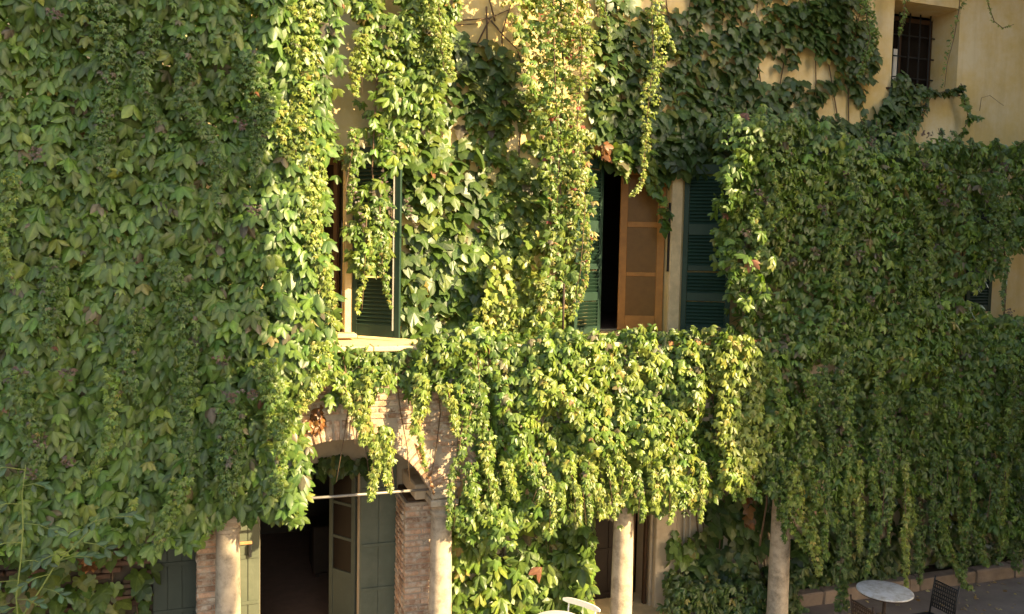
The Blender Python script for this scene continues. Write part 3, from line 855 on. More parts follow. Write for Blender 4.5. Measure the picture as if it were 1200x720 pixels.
# --- thin strands
def thin(label, path, y, wd, n, size, pal, kind='fives', grp='thin creeper strands hanging from the eave', nobj=60, extra=None):
    v = Vine('hanging_strand', tuple(at(*path[0], y)), label, 'creeper strand', grp)
    strand(v, path, y, wd, n, kind, size, pal)
    for e in extra or []: strand(v, e[0], y, e[1], e[2], kind, size, pal, stem=False)
    v.finish(nobj)
thin('long bright lime strand dangling in front of the wooden balcony door', [(764, -60), (764, 20), (766, 70), (760, 120), (757, 165), (754, 195), (751, 215), (741, 230)], .15, .17, 720, .068, 'lime', extra=[([(778, 20), (786, 60)], .07, 90)], nobj=100)
thin('short dim strand just right of the reddish creeper column', [(708, -60), (709, 10), (713, 48)], .4, .09, 130, .075, 'mid')
thin('thick dark strand left of the barred window', [(1008, -60), (1014, 10), (1020, 45), (1012, 70), (1006, 90)], .45, .17, 460, .095, 'mid', nobj=90)
thin('short strand hanging across the barred window', [(1056, -50), (1060, 0), (1059, 28), (1056, 42)], .6, .075, 75, .085, 'mid')
thin('pale wispy strand on the right edge of the barred window recess', [(1128, -50), (1124, 10), (1118, 45), (1110, 75), (1107, 102)], .6, .06, 110, .065, 'mid')
thin('curled yellow green tendril alone on the plaster at the top right', [(1154, -50), (1158, 5), (1165, 25), (1175, 33), (1188, 29)], .6, .03, 60, .06, 'lime')

# --- ivy on the plaster, between the windows
IV = [(482, 118), (500, 90), (530, 118), (560, 100), (600, 105), (640, 110), (668, 150), (690, 260), (670, 392), (620, 400), (520, 398), (472, 398), (476, 290), (480, 200)]
v = Vine('wall_ivy', groundpos(570, .9), 'three lobed ivy clinging to the yellow plaster between left window and balcony door', 'climbing plant')
mass(v, IV, .92, 1500, 'ivy', .20, 'mid', tint=(.85, .85, .8), depth=.12, bulge=.10, seed=6, layers=.05, gap=.52, gs=1.6, fr=dict(jit=.22))
mass(v, [(470, 190), (560, 170), (580, 260), (560, 400), (470, 400)], .86, 560, 'ivy', .24, 'ivy', tint=(1.1, 1.1, 1.0), depth=.16, bulge=.06, seed=7, layers=.06, gap=.58, gs=1.8, fr=dict(jit=.22))
mass(v, [(565, 200), (660, 190), (690, 392), (560, 398)], .88, 420, 'grape', .15, 'lime', depth=.12, bulge=.06, seed=8, layers=.05, gap=.6, fr=dict(jit=.25))
mass(v, [(520, 30), (612, 60), (612, 130), (520, 140)], .93, 110, 'ivy', .24, 'ivy', depth=.08, bulge=.03, seed=9, layers=.03, fr=dict(jit=.22))
mass(v, [(486, 20), (520, 60), (520, 200), (486, 200)], .80, 200, 'ivy', .22, 'mid', depth=.12, bulge=.05, seed=10, layers=.05, gap=.6)
for pth in ([(570, 8), (571, 60), (574, 118), (560, 200)], [(600, 0), (588, 40), (590, 100), (600, 160)], [(575, 20), (560, 50), (538, 75), (524, 100), (515, 200)], [(500, 40), (540, 24), (572, 22), (600, 10)], [(575, 24), (590, 42), (606, 58), (616, 90)],
            [(618, 66), (600, 92), (578, 112), (560, 116)], [(525, 50), (528, 30), (560, 28)], [(535, 180), (530, 260), (540, 396)], [(610, 150), (604, 250), (600, 396)], [(580, 25), (575, 5), (560, -40)], [(505, 180), (508, 120), (512, 60), (506, -20)]):
    v.stem([tuple(at(a, b, .972)) for a, b in pth], .013, .006)
mass(v, [(578, 310), (646, 270), (650, 396), (572, 398)], .48, 420, 'grape', .14, 'lime', depth=.25, bulge=.08, seed=35, layers=.12, gap=.54)
mass(v, [(560, 350), (650, 330), (650, 398), (552, 398)], .40, 240, 'five', .13, 'lime', depth=.25, bulge=.08, seed=36, layers=.12)
v.finish(300)

# --- ivy right of the balcony door, thinning towards the top
v = Vine('wall_ivy', groundpos(850, .9), 'dark shaded ivy spreading over the plaster above and right of the balcony door', 'climbing plant')
mass(v, [(694, 20), (760, 30), (830, 40), (900, 20), (1000, -20), (1030, 60), (1015, 120), (1040, 150), (1060, 200), (840, 200), (800, 196), (775, 215), (740, 196), (698, 190)], .92, 2300, 'ivy', .19, 'ivy', depth=.12, bulge=.10, seed=12, layers=.05, gap=.64, gs=1.7, fr=dict(jit=.22))
mass(v, [(696, 120), (780, 130), (880, 130), (1000, 140), (1040, 200), (810, 204), (790, 192), (700, 188)], .86, 900, 'ivy', .20, 'ivy', depth=.14, bulge=.08, seed=13, layers=.06, fr=dict(jit=.22))
mass(v, [(700, -40), (820, -40), (1000, -40), (1000, 40), (820, 60), (700, 60)], .94, 800, 'ivy', .16, 'ivy', depth=.06, bulge=.03, seed=14, layers=.03, gap=.56, gs=1.5, fr=dict(jit=.22))
strand(v, [(762, 150), (766, 200), (772, 235), (776, 268)], .72, .13, 90, 'ivy', .17, 'mid')
strand(v, [(735, 170), (732, 195), (736, 208)], .72, .14, 50, 'ivy', .20, 'mid', stem=False)
strand(v, [(706, 170), (712, 186)], .72, .08, 12, 'grape', .15, 'rust', stem=False)
for k in range(12):
    a = 705 + k * 27
    v.stem([tuple(at(a + 9 * math.sin(j + 2 * k), 190 - j * 46, .972)) for j in range(6)], .012, .006)
v.finish(300)

# --- ivy on the sill of the grated window
v = Vine('wall_ivy', tuple(at(1080, 150, .9)), 'ivy tuft trailing from the sill of the barred window', 'climbing plant')
mass(v, [(1044, 100), (1060, 84), (1076, 92), (1092, 104), (1090, 120), (1075, 150), (1060, 185), (1010, 190), (1025, 140)], .85, 380, 'ivy', .165, 'ivy', depth=.2, bulge=.08, seed=15, layers=.08)
strand(v, [(1080, 108), (1100, 109), (1120, 104), (1130, 100)], .82, .07, 90, 'ivy', .13, 'ivy')
strand(v, [(1126, 98), (1130, 118), (1134, 135), (1150, 138)], .8, .05, 46, 'ivy', .13, 'mid')
strand(v, [(1136, 138), (1128, 155), (1115, 166)], .8, .05, 30, 'ivy', .12, 'mid')
v.stem([tuple(at(a, b, .97)) for a, b in ((1060, 180), (1080, 140), (1090, 115), (1120, 106))], .012, .005)
v.stem([tuple(at(a, b, .975)) for a, b in ((1148, 130), (1150, 115), (1160, 112), (1176, 124))], .004, .003)
v.finish(140)

# --- balcony creeper
BP = [(388, 412), (430, 408), (500, 394), (560, 390), (640, 394), (700, 388), (760, 384), (830, 386), (874, 394), (890, 430), (898, 500), (892, 560), (868, 572), (850, 560), (840, 575), (815, 598), (795, 592), (775, 600), (756, 584), (728, 600), (690, 600), (660, 612), (610, 612), (570, 632), (538, 634), (535, 606), (552, 560), (566, 500), (552, 470), (520, 458), (470, 452), (430, 456), (392, 470)]
v = Vine('balcony_creeper', groundpos(640, -.3), 'bright creeper blanket spilling over the balcony edge above the arches', 'climbing plant')
mass(v, BP, -.30, 4400, 'five', .150, 'mid', depth=.25, bulge=.34, bs=2.1, seed=16, layers=.08, rough=.13)
mass(v, BP, -.24, 1500, 'five', .155, 'dark', depth=.1, bulge=.05, seed=46, layers=.04)
mass(v, [(600, 400), (880, 395), (892, 440), (895, 560), (800, 595), (700, 600), (620, 560)], -.36, 1150, 'five', .14, 'lime', depth=.15, bulge=.34, bs=2.1, seed=16, layers=.05, gap=.52, gs=1.8, rough=.12)
mass(v, [(395, 414), (600, 392), (870, 388), (878, 402), (600, 412), (400, 430)], -.16, 1100, 'five', .15, 'mid', depth=.3, bulge=.08, seed=17, layers=.1, fr=dict(jit=.5))
for pth, wd, n, pal in [([(436, 430), (432, 480), (440, 530), (434, 560), (436, 586)], .11, 380, 'lime'), ([(450, 500), (458, 540), (462, 575)], .09, 200, 'lime'), ([(492, 440), (500, 480), (492, 505)], .10, 180, 'lime'),
                        ([(540, 450), (544, 480), (540, 510), (535, 560), (532, 620)], .07, 220, 'mid'), ([(522, 450), (532, 480), (534, 510)], .08, 160, 'lime'), ([(480, 470), (492, 520), (500, 552)], .035, 60, 'lime'), ([(404, 450), (412, 490), (416, 520)], .06, 90, 'lime'),
                        ([(560, 420), (565, 500), (570, 560)], .14, 300, 'mid'), ([(845, 420), (852, 500), (848, 560)], .16, 420, 'lime'), ([(775, 480), (772, 560), (778, 600)], .13, 320, 'lime'), ([(700, 500), (705, 570), (700, 604)], .13, 300, 'lime')]:
    strand(v, pth, -.42, wd, n, 'fives', .105, pal)
mass(v, [(845, 398), (880, 396), (894, 430), (900, 500), (894, 556), (868, 574), (850, 560)], -.55, 620, 'five', .14, 'lime', depth=.2, bulge=.15, bs=2.1, seed=47, layers=.07, rough=.13)
for k in range(16):
    a = 560 + k * 20.5 + random.uniform(-8, 8); b = random.uniform(500, 560)
    strand(v, [(a, b), (a + random.uniform(-8, 8), b + 35), (a + random.uniform(-10, 10), 596 + random.uniform(-18, 30) - (14 if a > 840 else 0))], -.5, random.uniform(.04, .09), 120, 'fives', .10, 'lime' if k % 3 else 'mid')
strand(v, [(486, 520), (494, 545), (504, 565), (508, 580)], -.3, .03, 44, 'threes', .06, 'rust')
strand(v, [(366, 502), (372, 488), (376, 478)], -.2, .09, 50, 'three', .13, 'rust', stem=False)
strand(v, [(352, 510), (356, 500)], -.2, .06, 20, 'three', .13, 'rust', stem=False)
strand(v, [(655, 455), (668, 462), (675, 472)], -.55, .13, 22, 'five', .15, 'warm', stem=False)
for k in range(14):
    a = 400 + k * 36
    v.stem([tuple(at(a + 8 * math.sin(j + 2 * k), 405 + j * 40, -.2)) for j in range(5)], .010, .004)
v.finish(300)

# --- right mass: upper curtain, then the part below the balcony
RU = [(846, 152), (862, 132), (890, 126), (915, 140), (940, 136), (965, 152), (1000, 160), (1030, 170), (1060, 158), (1090, 168), (1115, 160), (1140, 178), (1165, 166), (1190, 172), (1215, 158), (1260, 164), (1260, 275), (1205, 290), (1180, 300), (1168, 318), (1134, 326), (1130, 362), (1168, 372), (1260, 366), (1260, 420), (886, 420), (876, 385), (858, 330), (846, 250)]
v = Vine('wall_creeper', groundpos(1000, -.3), 'shaded creeper curtain right of the balcony door with a flat top', 'climbing plant')
mass(v, RU, -.25, 4200, 'five', .19, 'dark', tint=(1.38, 1.34, 1.05), depth=.5, bulge=.42, bs=1.15, seed=20, layers=.12, rough=.12)
mass(v, RU, -.30, 1300, 'five', .17, 'mid', depth=.3, bulge=.42, bs=1.15, seed=20, layers=.06, gap=.5, gs=1.2, tint=(1.0, 1.0, 1.0))
mass(v, RU, -.32, 1700, 'fives', .11, 'dark', tint=(1.38, 1.34, 1.05), depth=.3, bulge=.42, bs=1.15, seed=20, layers=.06, gap=.5, gs=.9)
mass(v, [(836, 150), (868, 128), (930, 142), (1000, 168), (1140, 176), (1260, 160), (1260, 185), (1000, 195), (860, 160)], .1, 1500, 'five', .17, 'dark', depth=.8, bulge=.12, seed=21, layers=.35, fr=dict(jit=.4))
for _ in range(18):
    a, b = random.uniform(860, 1190), random.uniform(150, 400)
    strand(v, [(a, b), (a + 3, b + 10)], -.5, .08, 26, 'threes', .05, 'wine', stem=False)
for k in range(12):
    a = random.uniform(880, 1190); b = random.uniform(180, 300); q_ = random.uniform(40, 150)
    strand(v, [(a, b), (a + random.uniform(-14, 14), b + q_ * .5), (a + random.uniform(-18, 18), b + q_)], -.58, random.uniform(.04, .13), int(1.6 * q_), 'fives', .085, 'mid' if k % 2 else 'dark', stem=False)
for a, b in ((888, 322), (896, 334), (880, 300), (902, 300), (874, 345), (893, 270)):
    strand(v, [(a, b), (a + 2, b + 12)], -1.0, .10, 9, 'five', .19, 'mid', stem=False)
for k in range(16):     # shoots standing up out of the top
    a = 855 + k * 22 + random.uniform(-8, 8); b = 132 + (a - 855) * .11
    strand(v, [(a, b + 22), (a + random.uniform(-6, 6), b + 6), (a + random.uniform(-10, 10), b - random.uniform(2, 16))], random.uniform(-.4, .3), .07, 34, 'five', .13, 'dark')
mass(v, RU, -.30, 1300, 'five', .18, 'dark', depth=.25, bulge=.06, seed=43, layers=.08, rough=.03)
for k in range(7): v.stem([tuple(at(870 + k * 50 + 10 * math.sin(j + k), 420 - j * 50, .1)) for j in range(6)], .016, .008)
v.finish(300)

RL = [(884, 395), (1260, 395), (1260, 640), (1215, 630), (1190, 612), (1160, 618), (1135, 596), (1105, 590), (1078, 572), (1052, 584), (1030, 560), (1008, 568), (985, 590), (962, 612), (940, 590), (915, 574), (898, 570), (890, 480)]
v = Vine('wall_creeper', groundpos(1050, -.3), 'shaded creeper curtain hanging over the table, below the balcony floor level', 'climbing plant')
mass(v, RL, -.25, 3600, 'five', .19, 'dark', tint=(1.38, 1.34, 1.05), depth=.5, bulge=.42, bs=1.15, seed=20, layers=.12, rough=.12)
mass(v, RL, -.30, 1300, 'five', .17, 'mid', depth=.3, bulge=.42, bs=1.15, seed=20, layers=.06, gap=.5, gs=1.2, tint=(1.0, 1.0, 1.0))
mass(v, RL, -.32, 1700, 'fives', .11, 'dark', tint=(1.38, 1.34, 1.05), depth=.3, bulge=.42, bs=1.15, seed=20, layers=.06, gap=.5, gs=.9)
for k in range(14):
    a = random.uniform(905, 1190); b = random.uniform(400, 480); q_ = random.uniform(60, 170)
    strand(v, [(a, b), (a + random.uniform(-12, 12), b + q_ * .5), (a + random.uniform(-16, 16), b + q_)], -.6, random.uniform(.04, .13), int(1.7 * q_), 'fives', .085, 'mid' if k % 2 else 'dark', stem=False)
for k in range(22):      # separate drips below the curtain, over the dark gap
    a = 905 + k * 14.5 + random.uniform(-5, 5); e_ = (600 + random.uniform(0, 75)) if a > 1000 else (600 + random.uniform(0, 60))
    strand(v, [(a, 540), (a + random.uniform(-6, 6), (540 + e_) / 2), (a + random.uniform(-8, 8), e_)], random.uniform(-.62, -.3), random.uniform(.035, .085), int(1.9 * (e_ - 535)), 'fives', random.uniform(.085, .12), ('mid', 'dark', 'mid', 'lime')[k % 4])
mass(v, RL, -.34, 1700, 'five', .18, 'dark', depth=.12, bulge=.06, seed=44, layers=.05, rough=.03)
for k in range(7): v.stem([tuple(at(890 + k * 50 + 10 * math.sin(j + k), 640 - j * 50, .1)) for j in range(6)], .016, .008)
v.finish(300)

HG = 'long strands hanging below the right creeper curtain'
def hang(label, path, y, wd, n, pal='mid', size=.10, nobj=60):
    v = Vine('hanging_strand', tuple(at(*path[0], y)), label, 'creeper strand', HG)
    strand(v, path, y, wd, n, 'fives', size, pal, taper=.5); v.finish(nobj)
hang('broad lime strand hanging just right of the rightmost stone column', [(935, 540), (940, 600), (952, 640), (962, 672)], -.5, .13, 420, 'lime')
hang('dark strand reaching lowest behind the left iron chair', [(985, 560), (988, 620), (984, 680), (986, 715)], -.35, .17, 620, 'dark')
hang('green strand between the lime strand and the lowest dark strand', [(920, 560), (930, 610), (945, 650)], -.42, .10, 240, 'mid')
hang('short strand with a yellow tip above the round marble table', [(1000, 560), (1006, 590), (1012, 620)], -.4, .07, 130, 'mid')
hang('long thin yellow green strand ending behind the marble table edge', [(1058, 560), (1064, 620), (1066, 660), (1067, 690)], -.4, .065, 200, 'lime')
hang('olive strand between the marble table and the iron chair at right', [(1078, 590), (1082, 630), (1078, 660), (1076, 682)], -.3, .09, 190, 'dark')
hang('long strand curving right to the ground behind the lattice iron chair', [(1104, 590), (1112, 630), (1118, 660), (1128, 684), (1142, 690)], -.35, .10, 330, 'mid')
hang('dark strand right of the lattice iron chair over a shadowed gap', [(1135, 600), (1134, 640), (1130, 672)], -.25, .10, 230, 'dark')
hang('ragged mid green strand over the kerb beside the shadowed gap', [(1150, 590), (1152, 630), (1156, 664)], -.3, .11, 260, 'mid')
hang('thick dark strand at the right edge of the picture over the kerb', [(1190, 590), (1192, 630), (1190, 668)], -.25, .14, 320, 'dark')
hang('thin bright strand over the stone kerb between two darker strands', [(1170, 590), (1172, 630), (1172, 656)], -.4, .07, 150, 'mid')

# --- ground-level climbers
v = Vine('wall_vine', groundpos(610, .85), 'large leaved vine on the wall between the second and third columns behind the white chair', 'climbing plant')
mass(v, [(528, 590), (700, 590), (696, 640), (690, 690), (700, 730), (520, 740)], .80, 360, 'three', .30, 'mid', depth=.2, bulge=.10, seed=25, layers=.08, gap=.62, gs=1.4, fr=dict(jit=.3))
mass(v, [(528, 590), (690, 590), (670, 660), (690, 740), (520, 740)], .84, 260, 'grape', .26, 'mid', depth=.12, bulge=.08, seed=26, layers=.06, gap=.6, gs=1.7)
mass(v, [(560, 665), (690, 640), (690, 740), (540, 740)], .62, 150, 'five', .30, 'mid', depth=.2, bulge=.08, seed=27, layers=.1)
strand(v, [(676, 590), (682, 630), (684, 690)], .66, .16, 60, 'three', .30, 'mid')
for k in range(9):
    v.stem([tuple(at(540 + k * 18 + 6 * math.sin(j + k), 760 - j * 45, .95)) for j in range(5)], .018, .008)
v.finish(260)

v = Vine('wall_vine', groundpos(850, .85), 'dim broad leaved vine on the wall left of the rightmost column', 'climbing plant')
mass(v, [(830, 590), (905, 560), (960, 560), (1000, 600), (1000, 700), (840, 700), (800, 690)], .82, 420, 'grape', .27, 'ivy', depth=.2, bulge=.12, seed=28, layers=.1, gap=.64)
mass(v, [(784, 620), (812, 620), (826, 690), (784, 690)], .80, 34, 'grape', .24, 'mid', depth=.1, bulge=.05, seed=29, layers=.05)
mass(v, [(786, 676), (900, 672), (1010, 640), (1010, 700), (900, 715), (786, 722)], .66, 700, 'five', .16, 'ivy', depth=.25, bulge=.15, seed=30, layers=.1)
mass(v, [(1015, 600), (1120, 600), (1190, 640), (1150, 665), (1040, 690), (1010, 690)], .86, 260, 'ivy', .24, 'ivy', depth=.1, bulge=.08, seed=31, layers=.05, gap=.46, gs=1.8)
mass(v, [(786, 690), (900, 684), (940, 690), (945, 724), (786, 745)], .28, 620, 'five', .15, 'ivy', depth=.2, bulge=.12, seed=37, layers=.08)
mass(v, [(1000, 610), (1045, 640), (1075, 690), (1040, 700), (990, 700)], .62, 420, 'five', .17, 'ivy', depth=.3, bulge=.12, seed=38, layers=.12)
mass(v, [(1110, 610), (1200, 620), (1240, 660), (1130, 672)], .7, 420, 'five', .16, 'ivy', depth=.25, bulge=.12, seed=39, layers=.1, gap=.55)
strand(v, [(876, 580), (886, 600), (882, 615)], .6, .10, 9, 'grape', .22, 'rust', stem=False)
for k in range(10):
    v.stem([tuple(at(815 + k * 11 + 5 * math.sin(j + k), 720 - j * 40, .955)) for j in range(5)], .02, .008)
mass(v, [(960, 560), (1260, 560), (1260, 672), (1000, 690)], .88, 900, 'ivy', .19, 'ivy', depth=.14, bulge=.1, seed=41, layers=.06, gap=.62, gs=1.3)
v.finish(260)

v = Vine('wall_vine', groundpos(90, .85), 'sparse vine with yellowing leaves on the old bricks below the left curtain', 'climbing plant')
mass(v, [(-40, 640), (178, 640), (178, 740), (-40, 740)], .84, 150, 'grape', .22, 'mid', depth=.12, bulge=.06, seed=33, layers=.05, gap=.58, gs=1.8, tint=(.8, .8, .8))
strand(v, [(108, 655), (113, 664)], .8, .06, 5, 'grape', .18, 'rust', stem=False)
for k in range(5): v.stem([tuple(at(30 + k * 32 + 6 * math.sin(j + 2 * k), 750 - j * 38, .94)) for j in range(5)], .012, .007)
v.finish(120)

# dark ivy strip over the ground-floor door lintel, seen through the arch
v = Vine('wall_vine', tuple(at(395, 545, .9)), 'dark vine strip over the ground floor doorway inside the arch', 'climbing plant')
mass(v, [(340, 540), (440, 536), (440, 552), (340, 556)], .93, 90, 'ivy', .14, 'ivy', depth=.06, bulge=.02, seed=34, layers=.03)
v.finish(40)

# --- rose shoots at the lower left
def rose(label, path, y, n, sz):
    v = Vine('rose_shoot', tuple(at(*path[-1], y)), label, 'rose shoot', 'long rose shoots in front of the left curtain')
    K = [at(a, b, y) for a, b in path]
    v.stem([tuple(k) for k in reversed(K)], .010, .004, 7)
    pos, Rl, S = [], [], []
    for i in range(n):
        t = (i + .3) / n * (len(K) - 1); j = min(int(t), len(K) - 2); p0 = K[j] + (K[j + 1] - K[j]) * (t - j)
        sgn = 1 if i % 2 else -1
        d = np.array([sgn * random.uniform(.5, .9), random.uniform(-.5, -.1), random.uniform(-.25, .25)]); d /= np.linalg.norm(d)
        L = sz * random.uniform(.8, 1.2)
        tip = p0 + d * L + np.array([0, 0, -.12 * L])
        v.stem([tuple(p0), tuple((p0 + tip) / 2 + np.array([0, 0, .03])), tuple(tip)], .005, .003, 4)
        for s_ in (.45, .45, .75, .75, 1.0):
            pos.append(p0 + (tip - p0) * s_ + np.array([0, 0, .02]))
            nn = norm(np.array([random.uniform(-.3, .3), -.5, .8])); sd_ = random.choice((-1, 1)) if s_ < 1 else 0
            tt = d + np.array([0, 0, -.35]) + sd_ * np.cross(nn, d) * .9; tt -= nn * tt.dot(nn); tt = norm(tt)
            Rl.append(np.stack([np.cross(tt, nn), tt, nn], -1)); S.append(L * .62)
    v.add('rose', np.array(pos), np.array(Rl), np.array(S), pick_colors('rose', len(pos)))
    v.finish(300, TWIG)
_r = [leaflet(.62, .34, 0, .2, .3) for _ in range(1)]
TPL['rose'] = [(np.array(a), np.array(b), np.array(c, float)) for a, b, c in _r]
LMESH['rose'] = [tpl_mesh(t) for t in TPL['rose']]
PAL['rose'] = [(.7, (.06, .105, .055)), (.3, (.075, .125, .06))]
rose('upright green rose shoot at the far left', [(30, 545), (26, 580), (27, 620), (24, 660), (19, 700), (22, 740)], -1.0, 9, .30)
rose('slanting rose shoot rising to the right in front of the left bricks', [(126, 606), (112, 615), (88, 640), (66, 660), (48, 690), (24, 725), (0, 760)], -1.0, 11, .30)

# ================================================================== FURNITURE
def ring(mb, c, r, z, rad, n=28, k=6):
    pts = [(c[0] + r * math.cos(2 * math.pi * i / n), c[1] + r * math.sin(2 * math.pi * i / n), z) for i in range(n + 1)]
    mb.tube(pts, rad, k, False)
T = atz(1037, 691.8, .75)
t = empty('cafe_table', (T[0], T[1], 0), label='round grey marble topped cafe table on an iron pedestal', cat='table')
MB().lathe([(.355, .725), (.368, .731), (.37, .74), (.366, .748), (.355, .752)], 56).build('tabletop', MARBLE, t, True)
pm = MB().lathe([(.06, .03), (.05, .06), (.024, .12), (.022, .4), (.03, .42), (.022, .44), (.022, .66), (.05, .70), (.16, .715), (.16, .724)], 20)
pm.build('pedestal', IRON, t, True)
ft = MB().tube([(0, 0, .08), (.14, 0, .09), (.25, 0, .03), (.29, 0, .012)], [.018, .016, .014, .016], 8).mesh('foot', IRON, True)
for k in range(3):
    o = link('foot', ft, t); o.rotation_euler.z = k * 2 * math.pi / 3 + .4
rr = MB(); ring(rr, (0, 0), .34, .715, .009); rr.build('rim', IRON, t, True)

def iron_chair(loc, rz, label, m):
    c = empty('iron_chair', loc, rz, label=label, cat='chair', group='iron garden chairs by the marble table')
    for sx in (-.2, .2):
        MB().tube([(sx, -.2, 0), (sx, -.2, .44)], .012, 6).build('leg', m, c, True)
        MB().tube([(sx, .24, 0), (sx, .20, .44)], .012, 6).build('leg', m, c, True)
        MB().tube([(sx, .20, .44), (sx, .23, .70), (sx, .27, .96)], .012, 6).build('back_post', m, c, True)
    st = MB().box(-.21, .21, -.21, -.185, .435, .455).box(-.21, .21, .185, .21, .435, .455)
    for k in range(9): st.box(-.2 + k * .05 - .014, -.2 + k * .05 + .014, -.184, .184, .44, .452)
    st.build('seat', m, c)
    bk = MB()
    for zz in (.55, .90): bk.tube([(-.2, .20 + (zz - .44) * .135, zz), (.2, .20 + (zz - .44) * .135, zz)], .010, 5)
    bk.build('back_rail', m, c, True)
    lt = MB()
    for k in range(11):
        xx = -.17 + k * .034
        lt.box(xx - .008, xx + .008, .213, .219, .555, .895, M=Matrix.Translation((0, .0, 0)) @ Matrix.Shear('XY', 4, (0, 0)))
    lt.v = [(a, b + (cz - .6) * .13, cz) for a, b, cz in lt.v]
    sl_ = MB()
    for k in range(6):
        zz = .60 + k * .052
        sl_.box(-.19, .19, .206 + (zz - .6) * .13, .211 + (zz - .6) * .13, zz - .009, zz + .009)
    lt.build('back_slat', m, c); sl_.build('back_weave', m, c)
    return c
rp = atz(1105, 690, .86)
iron_chair((rp[0] - .20, rp[1], 0), math.radians(-90), 'dark lattice backed iron chair right of the marble table', DIRON)
lp = atz(1008, 706, .92)
iron_chair((lp[0] + .25, lp[1] - .05, 0), math.radians(90), 'rusty iron chair left of the marble table', IRON)

# white folding chair and round white table in the sun
a_, b_ = atz(660, 701, .88), atz(703, 715, .88)
mid = (a_ + b_) / 2; ang = math.atan2(b_[1] - a_[1], b_[0] - a_[0])
wd = float(np.linalg.norm(b_ - a_)) 
ch = empty('bistro_chair', (mid[0], mid[1], 0), ang, label='white bistro chair with a curved back rail left of the sunlit column', cat='chair')
h = wd / 2 - .02
bk = MB()
prev = None
N = 10
for z0, z1 in ((.835, .905),):
    vv, ff = [], []
    for i in range(N + 1):
        u = -1 + 2 * i / N; xx = u * wd / 2; yy = .035 * (1 - u * u) * 1.0
        e = .02 * (abs(u) ** 6)
        for (dy, zz) in ((-.012, z0 + e), (.012, z0 + e), (.012, z1 - e), (-.012, z1 - e)): vv.append((xx, yy + dy, zz))
    for i in range(N):
        for k in range(4): ff.append((i * 4 + k, i * 4 + (k + 1) % 4, i * 4 + 4 + (k + 1) % 4, i * 4 + 4 + k))
    ff += [(3, 2, 1, 0), (N * 4, N * 4 + 1, N * 4 + 2, N * 4 + 3)]
    bk.add(vv, ff)
bk.build('back_rail', WHITE, ch)
bk2 = MB().box(-h + .02, h - .02, .0, .02, .64, .70, .006); bk2.build('back_rail', WHITE, ch)
for sx in (-1, 1):
    MB().tube([(sx * (h - .06), .02, .86), (sx * (h - .05), .0, .6), (sx * (h - .03), -.12, .42), (sx * (h - .02), -.42, 0)], .011, 6).build('leg', WHITE, ch, True)
    MB().tube([(sx * (h - .01), -.38, .44), (sx * (h - .01), .1, .0)], .011, 6).build('leg', WHITE, ch, True)
st = MB()
for k in range(7): st.box(-h, h, -.40 + k * .06, -.40 + k * .06 + .045, .445, .462, .004)
st.build('seat', WHITE, ch)
E0 = atz(648, 715.5, .74)
wt = empty('bistro_table', (E0[0] - .06, E0[1] - .33, 0), label='round white table at the bottom edge beside the white bistro chair', cat='table')
MB().lathe([(.315, .725), (.33, .732), (.33, .742), (.315, .748)], 48).build('tabletop', WHITE, wt, True)
MB().lathe([(.17, .0), (.17, .02), (.03, .05), (.02, .1), (.02, .68), (.1, .724)], 20).build('pedestal', WHITE, wt, True)

# fallen leaves
n = 900
P = np.stack([rng.uniform(4, 15, n), rng.uniform(-4, .4, n), np.full(n, .012)], 1)
Rf = frames(n, (0, -.25, 1), .25, (1, 0, 0), 1.0)
fl = Vine('fallen_leaves', (9, -1, 0), None, None)
PAL['dry'] = [(.5, (.30, .22, .11)), (.3, (.22, .13, .06)), (.2, (.40, .33, .2))]
fl.add('three', P, Rf, rng.uniform(.06, .16, n), pick_colors('dry', n))
fl.finish(0)
fo = [o for o in fl.root.children][0]; fo.parent = None; fo.location = fl.root.location
bpy.data.objects.remove(fl.root); fo.name = 'fallen_leaves'; tag(fo, 'dry fallen leaves strewn over the courtyard ground', kind='stuff')

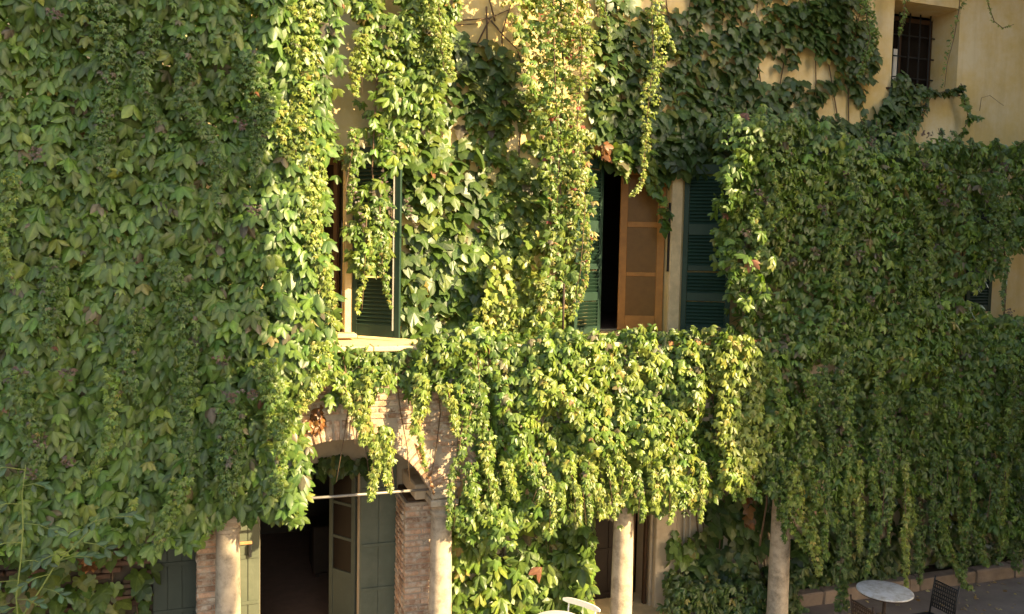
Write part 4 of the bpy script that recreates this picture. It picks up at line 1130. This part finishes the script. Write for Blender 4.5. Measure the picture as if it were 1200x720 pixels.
# ================================================================== CYPRESSES added unseen to shade the two curtains (beside and behind the viewer)
def cypress(seed, h=15.0, r=1.5):
    r_ = np.random.default_rng(seed)
    rt = empty('shade_cypress', (0, 0, 0), label='tall dark cypress added out of view to shade the creepers', cat='tree', group='unseen cypresses added for shade')
    MB().tube([(0, 0, 0), (0, 0, 1.2), (0, 0, h * .8)], [.22, .17, .04], 8).build('shade_cypress_trunk', BARK, rt, True)
    def rad(u): return r * np.minimum(1, (u + .02) * 9) * np.minimum(1, ((1 - u) * 5)) ** .75
    n, m = 34, 22
    core = MB(); vv = []
    for i in range(n + 1):
        u = i / n
        for k in range(m):
            th = 2 * math.pi * k / m
            rr_ = rad(u) * .80 * (.8 + .4 * vnoise(u * 16 + seed, math.cos(th) * 2 + 9, math.sin(th) * 2 + 9))
            vv.append((rr_ * math.cos(th), rr_ * math.sin(th), .6 + u * (h - .8)))
    core.add(vv, [(i * m + k, i * m + (k + 1) % m, (i + 1) * m + (k + 1) % m, (i + 1) * m + k) for i in range(n) for k in range(m)])
    N = 5200
    u = r_.random(N) ** .8; th = r_.random(N) * 2 * math.pi
    rr_ = rad(u) * (.72 + .40 * r_.random(N)); z = .5 + u * (h - .5)
    c = np.stack([rr_ * np.cos(th), rr_ * np.sin(th), z], 1)
    d = norm(np.stack([np.cos(th) * .5, np.sin(th) * .5, np.full(N, 1.0)], 1) + .3 * r_.standard_normal((N, 3)))
    sidev = norm(np.cross(d, r_.standard_normal((N, 3)))) * .10
    L = .42 * (.6 + .8 * r_.random((N, 1)))
    V = np.stack([c - sidev * .5, c + sidev * .5, c + d * L * .55 + sidev, c + d * L, c + d * L * .55 - sidev], 1).reshape(-1, 3)
    o = len(core.v)
    core.v += [tuple(map(float, p)) for p in V]
    core.f += [tuple(o + i * 5 + k for k in range(5)) for i in range(N)]
    core.build('shade_cypress_crown', CYP, rt)
    return rt
CYP = mat('cypress_foliage', (.035, .06, .022), .8, .35, 3, 0)
cy = cypress(3)
spots = [(7.90, -11.77, 1.20), (5.99, -12.87, 1.16), (8.43, -14.02, 1.20), (10.56, -14.77, 1.25), (15.67, -7.27, 1.20), (16.74, -4.90, 1.22), (18.08, -2.97, 1.20), (18.16, -9.73, 1.28)]
for i, (x, y, s_) in enumerate(spots):
    o = cy if i == 0 else copy_tree(cy)
    o.location = (x, y, 0); o.rotation_euler.z = i * 1.7; o.scale = (s_, s_, s_)
print('leaf triangles', NTRI, 'objects', len(bpy.data.objects))
